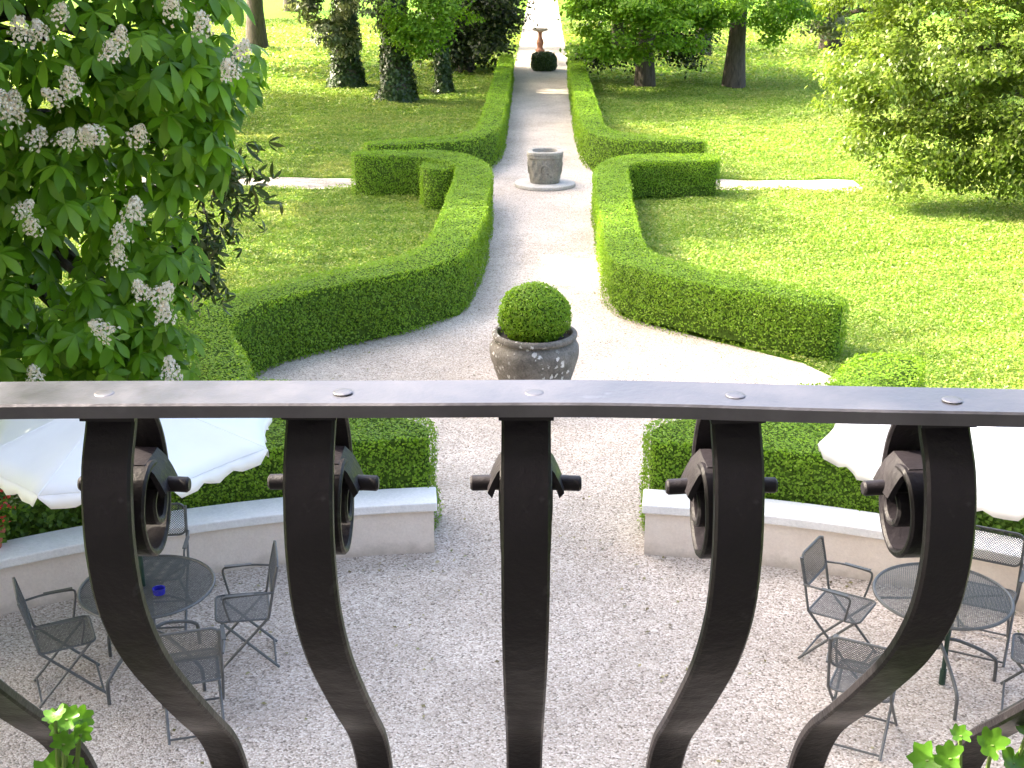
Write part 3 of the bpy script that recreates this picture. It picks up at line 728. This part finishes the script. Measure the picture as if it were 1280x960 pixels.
def leaflet(L, W, droop):
    sx = [0, .30, .58, .80, 1.0]; sw = [0.04, .28, .5, .40, 0.0]
    V = []
    for x, w in zip(sx, sw):
        z = -droop * (x ** 1.7) * L
        V += [(x * L, -w * W, z + .22 * w * W), (x * L, 0, z), (x * L, w * W, z + .22 * w * W)]
    F = []
    for i in range(4):
        for j in range(2): F.append((i * 3 + j, i * 3 + 3 + j, i * 3 + 4 + j, i * 3 + 1 + j))
    return np.array(V), np.array(F)
def palmate(n_leaf, scale, droop):
    VV, FF = [], []; o_ = 0
    for k in range(n_leaf):
        f = (k / (n_leaf - 1) - .5) * 2; a_ = f * math.radians(128)
        L = scale * (1 - .42 * abs(f)); V, F = leaflet(L, L * .40, droop)
        tilt = RNG.uniform(-.15, .15); V = V + np.column_stack([np.zeros(len(V)), np.zeros(len(V)), V[:, 1] * tilt])
        c, s = math.cos(a_), math.sin(a_)
        V = np.column_stack([V[:, 0] * c - V[:, 1] * s, V[:, 0] * s + V[:, 1] * c, V[:, 2]])
        VV.append(V); FF.append(F + o_); o_ += len(V)
    return np.vstack(VV), np.vstack(FF)
def place_leaves(name, pos, out, scale, mat, parent, up=.75, droop=.5, nl=7):
    temps = [palmate(nl if k % 3 else nl - 2, 1.0, droop * u) for k, u in enumerate((.6, .9, 1.2, .8, 1.0, 1.4))]
    VV, FF = [], []; o_ = 0
    for p_, d_ in zip(pos, out):
        V, F = temps[RNG.integers(len(temps))]; s_ = scale * RNG.uniform(.7, 1.2)
        X = np.array([d_[0], d_[1], 0]) + RNG.normal(0, .35, 3) * (1, 1, .3); X /= np.linalg.norm(X)
        Z = np.array([0, 0, up]) + X * .55 + RNG.normal(0, .25, 3); X = X - Z * (X @ Z) / (Z @ Z); X /= np.linalg.norm(X); Z /= np.linalg.norm(Z); Y = np.cross(Z, X)
        VV.append((V * s_) @ np.array([X, Y, Z]) + p_); FF.append(F + o_); o_ += len(V)
    me = raw_mesh(name, np.vstack(VV), np.vstack(FF), [mat]); me.polygons.foreach_set('use_smooth', [True] * len(me.polygons))
    o = bpy.data.objects.new(name, me); C.objects.link(o); o.parent = parent; return o
def bough_leaves(bl, n, shell=.75):
    B = np.array(bl); w = B[:, 3] * B[:, 5]; k = RNG.choice(len(B), n, p=w / w.sum()); d = unit(RNG.normal(size=(n, 3)))
    r = 1 - shell * RNG.uniform(0, 1, n) ** 1.5
    p_ = B[k, :3] + d * r[:, None] * B[k, 3:]
    out = d.copy(); out[:, 2] = 0; out += np.array([.25, -.55, 0]); return p_, unit(out)
pp_, oo_ = bough_leaves(boughs, 2150); m_ = pp_[:, 1] > 8.75
place_leaves('foliage', pp_[m_], oo_[m_], .215, M['chest'], ch)
upper = [(-5.5, 10.2, 7.2, 3.4, 3.3, 2.2), (-6.2, 10.8, 10.5, 3.4, 3.6, 3.0), (-6.4, 10.4, 13.6, 2.4, 2.6, 2.2), (-8.2, 10.2, 6.0, 2.4, 2.8, 2.6), (-9.2, 8.0, 6.4, 2.8, 2.6, 3.2), (-8.0, 7.6, 9.6, 3, 2.6, 2.6), (-6.9, 8.6, 3.4, 1.6, 1.5, 1.7), (-7.6, 9.6, 3.0, 1.7, 1.7, 1.6), (-6.6, 7.2, 4.4, 1.5, 1.4, 1.4)]
P_, Nn, _ = crown_pts(upper, 36000, .4, 1100, .8)
k_ = (P_[:, 2] > 5.25 + (P_[:, 1] - 9) * .02) | (P_[:, 0] < -5.3); leaf_object('upper_foliage', P_[k_], Nn[k_], .24, .15, M['chest'], ch, .3)
# flower candles
def candle(seed):
    r_ = np.random.default_rng(seed); b_ = MB(); n = 60
    V, F = [], []
    Hh = r_.uniform(.17, .23)
    b_.tube([(0, 0, -.06), (0, 0, Hh * .95)], [.005, .002], 6)
    Pn, Nn_ = [], []
    for i in range(n):
        f = (i / n) ** .85; a_ = i * 2.4; rad = (.082 * (1 - f) ** .6 + .012) * r_.uniform(.55, 1.25)
        c = np.array([rad * math.cos(a_), rad * math.sin(a_), f * Hh])
        for k in range(4):
            u = unit(r_.normal(size=(1, 3)))[0]
            Pn.append(c + u * .010); Nn_.append(u * .5 + np.array([math.cos(a_), math.sin(a_), .3]))
    V, F = leaf_arrays(np.array(Pn), np.array(Nn_), .026, .022)
    b_.add(V.tolist(), F.tolist(), 1)
    me_o = b_.build('flower_candle', [M['stem'], M['petal']], ch); return me_o
fl = [(-3.43, 4.64), (-3.71, 4.49), (-3.56, 4.49), (-3.08, 4.36), (-3.38, 4.11), (-3.81, 3.92), (-3.72, 3.75), (-3.51, 3.74), (-3.21, 3.81), (-2.96, 3.78), (-3.9, 3.24), (-3.8, 3.11), (-3.04, 3.19), (-3.15, 3.03), (-3.19, 2.85), (-3.28, 2.3), (-2.95, 2.56), (-2.87, 2.4), (-3.92, 1.92), (-2.86, 1.91), (-2.61, 4.67), (-2.39, 4.54), (-2.16, 4.37), (-2.22, 4.23), (-3.02, 4.42), (-3.88, 3.98), (-3.0, 2.6), (-3.85, 4.0), (-3.3, 3.75), (-3.45, 4.06)]
cands = [candle(s_) for s_ in range(5)]
for i, (x, z) in enumerate(fl):
    o = cands[i] if i < 5 else cands[i % 5].copy()
    if i >= 5: C.objects.link(o); o.parent = ch
    k = RNG.uniform(.7, 1.0)
    Yf = 8.62 + .16 * ((i * 37) % 5) / 5; f = Yf / 9.3
    o.location = (x * f, Yf, H + (z - .08 - H) * f); o.rotation_euler = (RNG.uniform(-.3, .9), RNG.uniform(-.5, .9), RNG.uniform(0, 6)); o.scale = (k, k, k)
# dark drooping sprays hanging out of the right side
tw = MB(); sp_pos = []; sp_out = []
for (x0, y0, z0, x1, y1, z1) in [(-3.2, 10.2, 4.1, -2.5, 10.4, 3.25), (-3.2, 10.2, 4.0, -2.9, 10.5, 3.55), (-3.3, 10.3, 3.4, -2.75, 10.4, 2.75), (-3.3, 10.3, 2.9, -2.85, 10.4, 2.35), (-3.0, 10.3, 3.9, -2.55, 10.5, 3.05), (-3.2, 10.3, 3.2, -2.95, 10.4, 2.6)]:
    a_, e_ = Vector((x0, y0, z0)), Vector((x1, y1, z1)); md_ = a_.lerp(e_, .55) + Vector((.12, 0, .18))
    tw.tube(smooth_path([tuple(a_), tuple(md_), tuple(e_)], 5), [.014 - .001 * k_ for k_ in range(11)], 6)
    for j in range(42):
        f = RNG.uniform(.75, 1.15); sp_pos.append(np.array(md_.lerp(e_, f)) + RNG.normal(0, .12, 3) * (1.1, .8, .9)); sp_out.append(RNG.normal(0, 1, 3) + (.5, -.4, 0))
tw.build('drooping_twig', M['bark'], ch, True)
place_leaves('dark_spray', sp_pos, sp_out, .095, M['bronze'], ch, .3, 1.3, 5)

# weeping beech on the right
bl = []
for (x, y, z, r) in [(6.4, 25.2, 2.7, 1.0), (6.8, 24.8, 1.9, .95), (7.4, 24.6, 1.35, .8), (7.6, 24.8, 2.9, 1.3), (8.4, 24.2, 1.5, 1.0), (8.9, 24.0, .95, .7), (8.6, 24.6, 3.2, 1.3), (6.3, 26, 4.0, 1.1), (7.4, 25.4, 4.6, 1.5), (9.4, 24.2, 2.0, 1.3), (10.2, 24, 3.4, 1.8), (9.2, 26, 5.5, 2.2), (8.0, 24.4, .85, .55), (10.2, 23.8, 1.2, .9), (6.3, 24.8, 1.35, .6), (6.9, 24.4, .85, .5), (5.9, 25.2, 2.2, .6)]: bl.append((x, y, z, r, r, r * .85))
high = [(10.5, 27, 8.5, 4, 4, 3.2), (11.5, 28, 6.2, 4, 4, 3)]
tree('beech_tree', 'pale leaved spreading tree drooping to the sunny lawn at the right edge', (11.3, 27.5), .38, 9, [(bl, 72000, .105, .060, M['beech'], .17, .6), (high, 7000, .28, .17, M['beech'], .5, .3)])
# trees beside the far path
GT = 'trees beyond the hedges'
far_hi = lambda x, y, r=3.6, z=6.6: [(x, y, z, r, r, r * .75), (x + .8, y - .6, z + 2.2, r * .8, r * .8, r * .7)]
tree('ivy_tree', 'thick ivy covered trunk on the left lawn, pale foliage hanging beside it', (-6.62, 43.8), .42, 10, [(far_hi(-6.6, 44), 3000, .3, .2, M['green'], .5, .3), ([(-7.1, 42.9, 2.9, .8, .5, .8), (-6.9, 42.7, 1.9, .6, .4, .5), (-6.4, 43.0, 1.6, .4, .4, .5), (-7.3, 43, 2.0, .4, .4, .4), (-7.7, 43, 2.6, .6, .4, .5), (-6.1, 43, 2.9, .4, .4, .4)], 2600, .17, .09, M['pale'], .16, .6)], 7, group=GT)
tree('ivy_tree', 'stout ivy covered trunk standing on sunlit grass, nearest on the left lawn', (-4.55, 40.4), .42, 10, [(far_hi(-4.8, 40.8), 3000, .3, .2, M['green'], .5, .3), ([(-5.1, 39.8, 2.9, .4, .4, .5), (-5.0, 39.8, 2.45, .3, .3, .3)], 500, .15, .08, M['pale'], .13, .6), ([(-4.2, 39.4, 2.7, .6, .5, .5), (-3.5, 39.6, 2.5, .7, .6, .6), (-2.9, 39.8, 2.9, .6, .6, .5), (-3.6, 39.6, 1.9, .5, .4, .4), (-4.0, 39.5, 2.2, .5, .4, .4), (-3.1, 39.8, 2.2, .6, .4, .5), (-2.5, 40.2, 2.6, .5, .4, .4)], 3600, .14, .09, M['bright'], .2, .4)], 7, group=GT)
tree('ivy_tree', 'slim ivy covered trunk between the stout trunk and the path hedge', (-3.22, 42.2), .17, 9, [(far_hi(-3.2, 42.6, 2.2, 6), 1500, .3, .2, M['green'], .5, .3)], 6, group=GT)
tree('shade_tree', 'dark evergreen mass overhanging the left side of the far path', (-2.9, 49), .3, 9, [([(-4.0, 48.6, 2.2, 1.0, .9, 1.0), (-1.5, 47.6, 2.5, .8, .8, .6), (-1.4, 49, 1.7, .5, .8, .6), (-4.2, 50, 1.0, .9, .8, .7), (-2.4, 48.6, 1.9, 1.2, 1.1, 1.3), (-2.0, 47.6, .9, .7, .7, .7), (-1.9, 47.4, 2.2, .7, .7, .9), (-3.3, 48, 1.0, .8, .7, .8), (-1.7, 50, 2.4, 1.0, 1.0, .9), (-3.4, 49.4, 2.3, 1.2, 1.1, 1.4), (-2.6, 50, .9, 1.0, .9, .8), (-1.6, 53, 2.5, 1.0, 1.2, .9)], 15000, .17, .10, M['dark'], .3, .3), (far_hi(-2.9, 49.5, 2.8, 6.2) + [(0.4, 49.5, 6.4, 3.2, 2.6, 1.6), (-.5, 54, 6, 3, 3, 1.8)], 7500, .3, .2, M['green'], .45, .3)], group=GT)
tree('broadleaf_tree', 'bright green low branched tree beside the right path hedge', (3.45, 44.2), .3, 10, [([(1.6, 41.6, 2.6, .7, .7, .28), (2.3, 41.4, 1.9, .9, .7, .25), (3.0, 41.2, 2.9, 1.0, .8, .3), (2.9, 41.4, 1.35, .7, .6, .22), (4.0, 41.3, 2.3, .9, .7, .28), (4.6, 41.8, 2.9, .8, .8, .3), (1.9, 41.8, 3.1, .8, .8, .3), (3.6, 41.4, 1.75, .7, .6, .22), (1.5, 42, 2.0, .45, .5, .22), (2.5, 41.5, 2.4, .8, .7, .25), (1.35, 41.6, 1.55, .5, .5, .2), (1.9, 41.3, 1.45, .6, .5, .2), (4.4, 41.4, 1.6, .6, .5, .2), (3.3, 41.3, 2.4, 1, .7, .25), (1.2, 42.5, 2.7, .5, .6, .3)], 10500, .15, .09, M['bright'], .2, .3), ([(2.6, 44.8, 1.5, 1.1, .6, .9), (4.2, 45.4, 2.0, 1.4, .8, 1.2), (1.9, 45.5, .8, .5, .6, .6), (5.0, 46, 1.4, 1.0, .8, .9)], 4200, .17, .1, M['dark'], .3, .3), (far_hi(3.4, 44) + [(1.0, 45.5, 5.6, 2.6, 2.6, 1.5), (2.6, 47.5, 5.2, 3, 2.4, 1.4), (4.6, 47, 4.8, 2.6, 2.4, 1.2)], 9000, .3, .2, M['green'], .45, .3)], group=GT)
tree('broadleaf_tree', 'dark bare trunk with fresh green lower leaves, right of the bright low tree', (6.43, 44.2), .33, 10, [([(5.2, 43, 2.9, .7, .7, .4), (6.2, 42.8, 2.7, .9, .7, .35), (7.2, 43.2, 2.5, .7, .6, .4), (5.6, 43, 2.4, .5, .5, .3), (7.6, 43.6, 1.9, .6, .5, .4), (4.9, 43, 2.4, .6, .5, .3), (8.2, 43.8, 2.6, .7, .6, .4), (7.4, 42.8, 2.9, .8, .6, .4), (5.4, 42.6, 1.9, .5, .4, .25)], 5600, .15, .09, M['bright'], .2, .3), (far_hi(6.4, 44) + [(8.5, 45, 5.2, 3, 2.6, 1.5)], 5000, .3, .2, M['green'], .5, .3)], group=GT)
tree('broadleaf_tree', 'thin dark trunk farther back, just left of the dark bare trunk', (6.56, 54.6), .33, 11, [(far_hi(6.5, 54.6, 3, 6), 2500, .32, .2, M['green'], .5, .3)], group=GT)
tree('broadleaf_tree', 'dark trunk at the top left beyond the chestnut leaves', (-12.6, 57.8), .42, 11, [(far_hi(-12.6, 58, 3.4, 6.2), 2500, .32, .2, M['green'], .5, .3)], group=GT)
tree('pale_tree', 'pale leaved tree with dark trunk behind the drooping right tree', (12.6, 58), .45, 9, [([(11.6, 56.5, 2.0, 1.4, 1, 1.1), (13.6, 56.5, 2.6, 1.4, 1.2, 1), (10.4, 57, 2.6, 1, .9, .9), (14.5, 56, 1.6, 1, .9, .9), (10.8, 55, 3.0, 1.2, 1, .8), (12.2, 55, 1.2, .8, .7, .7)], 7500, .19, .11, M['pale'], .3, .4), (far_hi(12.6, 58, 3.4, 5.8), 2500, .32, .2, M['green'], .5, .3)], group=GT)
for i, (x, y, lab) in enumerate([(-3.0, 60, 'leafy tree left of the bright far end of the path'), (3.4, 60, 'leafy tree right of the bright far end of the path'), (-4.5, 70, 'farther tree behind the dark evergreen, left of the path end'), (4.6, 72, 'farther tree behind the bright tree, right of the path end')]):
    s_ = 1 if x > 0 else -1
    tree('broadleaf_tree', lab, (x, y), .3, 10, [([(x - s_ * 1.3, y - 1, 2.6, 1.1, 1, .9), (x, y - 1.4, 2.0, 1.3, 1, 1.0), (x + s_ * 1.2, y - 1, 2.4, 1.2, 1, 1.2)], 3200, .2, .12, M['green'] if i % 2 == 0 else M['bright'], .3, .3), (far_hi(x, y, 3, 6), 2000, .34, .2, M['green'], .5, .3)], group=GT)
for i, (x, y) in enumerate([(-9, 78), (-16, 84), (-22, 76), (9.5, 80), (18, 86), (24, 76), (-1.5, 100), (14, 98), (-12, 102), (3.5, 104)]):
    tree('wood_tree', 'distant park tree beyond the far sunlit lawn', (x, y), .4, 11, [(far_hi(x, y, 3.8, 5.2), 2500, .36, .22, M['green'], .6, .3)], group='distant park trees')
# park trees left of the view, whose shade falls over the left lawn and path
for (x, y, ht, r, extra) in [(-12.5, 5.5, 13, 3.6, [(-9.6, 5.4, 7.5, 2.8, 2.8, 2.6)]), (-12.6, 13.2, 14.5, 3.5, [(-9.7, 14.4, 7.8, 2.7, 2.6, 2.2)]), (-13.4, 19.6, 14.6, 3.7, [(-9.8, 18.5, 8.0, 3, 2.6, 2.2)]), (-15.2, 27.5, 15, 3.9, [(-9.9, 26.6, 8.2, 3.4, 2.6, 2.2), (-9.4, 31.2, 8.6, 3.4, 2.6, 2.2), (-9.6, 24.4, 7.6, 2.6, 1.4, 1.5)]), (-18, 34, 15, 3.9, [(-11.5, 36, 8.6, 3.4, 2.2, 2.2), (-9.8, 40.5, 8.4, 3, 2.3, 2)]), (-19, 41, 15, 4, []), (-13, 50, 14, 4, [(-9, 48.5, 7.5, 3, 3, 2.2)])]:
    tree('park_tree', 'tall park tree beyond the left side of the lawn', (x, y), .35, ht, [([(x, y, ht * .55, r, r, ht * .30), (x + 1.0, y + .5, ht * .8, r * .7, r * .7, ht * .18)], 8500 if 10 < y < 36 else 11000, .25 if 10 < y < 36 else .33, .15 if 10 < y < 36 else .21, M['green'], .5, .3)] + ([(extra, 5200 * len(extra), .34, .22, M['green'], .45, .3)] if extra else []), group='park trees beside the left lawn')

# ------------------------------------------------------------------ balcony railing
def at(y, d): return (y, H - d)
rail = thing('balcony_railing', 'dark wrought iron balcony railing with bellied bars, right in front of the camera', 'railing', (0, 0, 0))
BOW = 1 / 13.
def yb(x): return -x * x * BOW
hr = MB(); n = 61; vs = []
for x in np.linspace(-1.3, 1.3, n):
    y = 1.0 + .026 + yb(x) + .0006 * math.sin(x * 21); zt = H - .3755 + .0008 * math.sin(x * 13 + 1)
    for (dy, dz) in ((-.030, -.0125), (-.030, -.0018), (-.0282, 0), (.0282, 0), (.030, -.0018), (.030, -.0125)): vs.append((x, y + dy, zt + dz))
fs = [(i * 6 + j, i * 6 + (j + 1) % 6, i * 6 + 6 + (j + 1) % 6, i * 6 + 6 + j) for i in range(n - 1) for j in range(6)]
hr.add(vs, [f[::-1] for f in fs] + [tuple(range(6)), tuple((n - 1) * 6 + j for j in range(5, -1, -1))])
hro = hr.build('handrail', M['rail'], rail)
xs = [-.895, -.72, -.545, -.368, -.197, -.012, .167, .342, .52, .695, .87]
bar_path = smooth_path([at(1.031, .389), at(1.025, .404), at(1.004, .435), at(.992, .475), at(.990, .52), at(1.003, .575), at(1.044, .645), at(1.110, .725), at(1.182, .805), at(1.250, .88), at(1.292, .955), at(1.308, 1.03), at(1.30, 1.15), at(1.25, 1.27), at(1.19, 1.35), at(1.16, 1.42), at(1.155, 1.47)], 5)
scroll_path = smooth_path([at(1.048, .389), at(1.078, .412), at(1.097, .447), at(1.1005, .490), at(1.088, .525), at(1.059, .5405), at(1.030, .527), at(1.0165, .497), at(1.0265, .468), at(1.048, .4555), at(1.070, .4605), at(1.083, .478), at(1.084, .500), at(1.070, .514), at(1.052, .508), at(1.046, .492), at(1.055, .481)], 5)
proto = None
for i, x in enumerate(xs):
    if proto is None:
        b = MB(); b.strip(bar_path, .0425, .012); b.box((0, 1.028, H - .3935), (.047, .026, .009))
        proto = b.build('baluster', M['iron'], rail, True)
        b = MB(); b.strip(scroll_path, .043, .007, wfn=lambda f: .043 + .006 * f); b.build('scroll', M['iron'], proto, True)
        b = MB(); P3 = [(-.0505, 1.066, H - .479), (-.0485, 1.066, H - .479), (0, 1.066, H - .477), (.0485, 1.066, H - .479), (.0505, 1.066, H - .479)]
        b.tube(P3, [.0055, .0072, .0072, .0072, .0055], 14); b.build('pin', M['iron'], proto, True)
        b = MB(); prof = [(-.035, -.480), (-.031, -.470), (-.026, -.460), (-.018, -.4515), (.018, -.4515), (.026, -.460), (.031, -.470), (.035, -.480)]
        vv = []
        for yy, k in ((1.046, .98), (1.066, 1.0), (1.088, .96)):
            for (px, pz) in prof: vv.append((px * k, yy, H + pz))
            for (px, pz) in prof[::-1]: vv.append((px * k * .88, yy, H + pz - .005))
        m_ = 16; ff = [(r * m_ + j, r * m_ + (j + 1) % m_, (r + 1) * m_ + (j + 1) % m_, (r + 1) * m_ + j) for r in range(2) for j in range(m_)]
        for r in (0, 2): ff += [(r * m_ + j, r * m_ + j + 1, r * m_ + 14 - j, r * m_ + 15 - j) for j in range(7)]
        b.add(vv, ff); b.build('collar', M['iron'], proto, True); o = proto
    else:
        o = copy_tree(proto, rail)
    ang = math.atan(2 * x * BOW)
    # pivot about the top of the bar so that the belly fans out with the bow of the rail
    fan = math.radians([0, 0, 0, 0, -.4, .8, 3.6, 4.8, 5.2, 5.5, 5.5][i])     # the right-hand bars are set slightly askew
    o.rotation_euler = (0, 0, fan); k = .955 if i > 6 else 1
    o.scale = (1, 1, k); o.location = (x + 1.03 * math.sin(fan), yb(x) + 1.03 * (1 - math.cos(fan)), (1 - k) * (H - .389))
for i, x in enumerate([-.545, -.37, -.168, -.005, .165, .345, .52]):
    b = MB(); b.lathe([(0, .0007), (.006, .00065), (.008, .0004), (.0085, 0)], 18); b.build('rivet', M['rail'], hro, True, (x, 1.022 + yb(x), H - .375))

# geraniums on the balcony, poking into the lower corners of the view
def ger_leaf(bm, c, nrm, r, mi=0, cup=.25):
    nrm = Vector(nrm).normalized(); u = nrm.orthogonal().normalized(); w = nrm.cross(u); vs = [Vector(c)]; n = 28
    a0 = random.uniform(0, 6.28)
    for ring, f in ((1, .55), (2, 1)):
        for j in range(n):
            a_ = a0 + 2 * PI * j / n; lob = 1 + .16 * f * math.sin(a_ * 7) + .05 * f * math.sin(a_ * 14)
            notch = 1 - .55 * f * math.exp(-((j / n - .5) * 14) ** 2)
            q_ = r * f * lob * notch; vs.append(Vector(c) + u * q_ * math.cos(a_) + w * q_ * math.sin(a_) + nrm * r * cup * (f * f) * (1 + .35 * math.sin(7 * a_)))
    fs = [(0, 1 + j, 1 + (j + 1) % n) for j in range(n)] + [(1 + j, 1 + n + j, 1 + n + (j + 1) % n, 1 + (j + 1) % n) for j in range(n)]
    bm.add(vs, fs, mi)
def geranium(label, root, leaves):
    t_ = thing('geranium', label, 'plant', root)
    R0 = Vector(root); hub = R0 + Vector((0, 0, .12))
    for (c, nr, r) in leaves:
        c = Vector(c); s_ = MB(); md_ = hub.lerp(c, .6) + Vector((0, 0, -.02))
        s_.tube([tuple(Vector(p) - R0) for p in smooth_path([tuple(R0), tuple(hub.lerp(c, .2)), tuple(md_), tuple(c)], 4)], .0022, 6); s_.build('stem', M['stem'], t_, True)
        l = MB(); ger_leaf(l, c - R0, nr, r); l.build('leaf', M['ger'], t_, True)
    return t_
lv = [((-.488, 1.12, 4.425), (.2, -.6, .7), .014), ((-.478, 1.13, 4.418), (.6, -.5, .6), .013), ((-.495, 1.11, 4.436), (-.2, -.3, .9), .012), ((-.474, 1.115, 4.410), (.7, -.6, .2), .012), ((-.486, 1.10, 4.409), (.1, -.8, .5), .012), ((-.498, 1.12, 4.415), (-.5, -.5, .5), .011),
      ((-.505, 1.11, 4.362), (.2, -.4, .9), .022), ((-.484, 1.12, 4.352), (.5, -.5, .7), .018), ((-.56, 1.10, 4.34), (-.2, -.5, .8), .022), ((-.52, 1.09, 4.32), (0, -.5, .8), .026), ((-.46, 1.12, 4.31), (.3, -.5, .8), .026), ((-.58, 1.12, 4.30), (-.3, -.5, .8), .026)]
geranium('bright green geranium shoot in the lower left corner', (-.52, 1.12, 4.12), lv)
lv = [((.412, 1.15, 4.368), (-.3, -.6, .7), .018), ((.432, 1.14, 4.378), (-.1, -.7, .6), .016), ((.447, 1.16, 4.392), (.1, -.5, .8), .011), ((.478, 1.15, 4.388), (.1, -.6, .7), .017), ((.503, 1.15, 4.366), (.4, -.5, .7), .019), ((.517, 1.16, 4.395), (.2, -.6, .7), .014), ((.462, 1.13, 4.345), (0, -.5, .8), .022), ((.40, 1.14, 4.33), (-.3, -.5, .8), .024), ((.54, 1.15, 4.35), (.3, -.5, .8), .022), ((.50, 1.13, 4.31), (.1, -.5, .9), .026)]
geranium('green and white geranium leaves in the lower right corner', (.47, 1.15, 4.12), lv)
M['trough'] = plain('dark_grey_trough', (.05, .05, .052), .8, 0, .2, 12)
for x, lab in ((-.52, 'dark grey trough on the balcony holding the left geranium'), (.48, 'dark grey trough on the balcony holding the right geranium')):
    t_ = thing('planter_trough', lab, 'planter', (x, 1.12, 3.722), group='balcony troughs')
    b = MB(); b.box((0, 0, .2), (.42, .15, .39)); b.box((0, 0, .392), (.45, .17, .03)); b.build('trough', M['trough'], t_)
    b = MB(); b.box((0, 0, .41), (.40, .13, .012)); b.build('soil', M['soil'], t_)

# the balcony floor and the house the photographer leans out of
M['dark_slab'] = stone_mat('dark_paving', (.045, .045, .048), (.075, .075, .078))
b = MB(); b.box((0, .45, 3.64), (3.6, 1.9, .16)); o = b.build('balcony', M['dark_slab']); tag(o, 'stone balcony floor slab under the railing', 'balcony')
t = thing('house', 'plastered house front behind the balcony', 'house', (0, -.5, 0))
b = MB(); b.box((0, -4, 4.5), (22, 8, 9)); b.build('wall', M['house'], t)
b = MB(); b.add([(-11.6, .6, 9.002), (11.6, .6, 9.002), (11.6, -8.6, 9.002), (-11.6, -8.6, 9.002), (-7, -4, 12), (7, -4, 12)], [(0, 1, 5, 4), (1, 2, 5), (2, 3, 4, 5), (3, 0, 4), (3, 2, 1, 0)]); b.build('roof', M['roof'], t)

# ------------------------------------------------------------------ light
EL = math.radians(40); TR = Vector((.95, -.24, 0)).normalized() * math.cos(EL) + Vector((0, 0, -math.sin(EL)))
sd = bpy.data.lights.new('sun', 'SUN'); sd.energy = 2.25; sd.angle = math.radians(.53); sd.color = (1, .90, .70)
so = bpy.data.objects.new('sun', sd); C.objects.link(so); so.rotation_euler = TR.to_track_quat('-Z', 'Y').to_euler(); so.location = (-20, 10, 30)
w = bpy.data.worlds.new('World'); sc.world = w; w.use_nodes = True; nt = w.node_tree
sky = nt.nodes.new('ShaderNodeTexSky'); sky.sky_type = 'NISHITA'; sky.sun_disc = False; sky.sun_elevation = EL; sky.sun_rotation = math.atan2(-TR.x, -TR.y)
sky.air_density = .8; sky.dust_density = 7.0; sky.ozone_density = 0
nt.links.new(sky.outputs[0], nt.nodes['Background'].inputs[0]); nt.nodes['Background'].inputs[1].default_value = .15

# ------------------------------------------------------------------ camera
cd = bpy.data.cameras.new('camera'); cd.sensor_width = 36; cd.lens = 45; cd.clip_end = 1200; cd.clip_start = .05
co = bpy.data.objects.new('camera', cd); C.objects.link(co); co.location = (0, 0, H)
co.rotation_euler = (math.radians(90 - 19.767), 0, math.radians(1.348)); sc.camera = co
vs_ = sc.view_settings; vs_.view_transform = 'Standard'; vs_.look = 'None'; vs_.exposure = 2.92; vs_.gamma = 1
sc.render.film_transparent = False
sc.cycles.max_bounces = 8; sc.cycles.transparent_max_bounces = 8
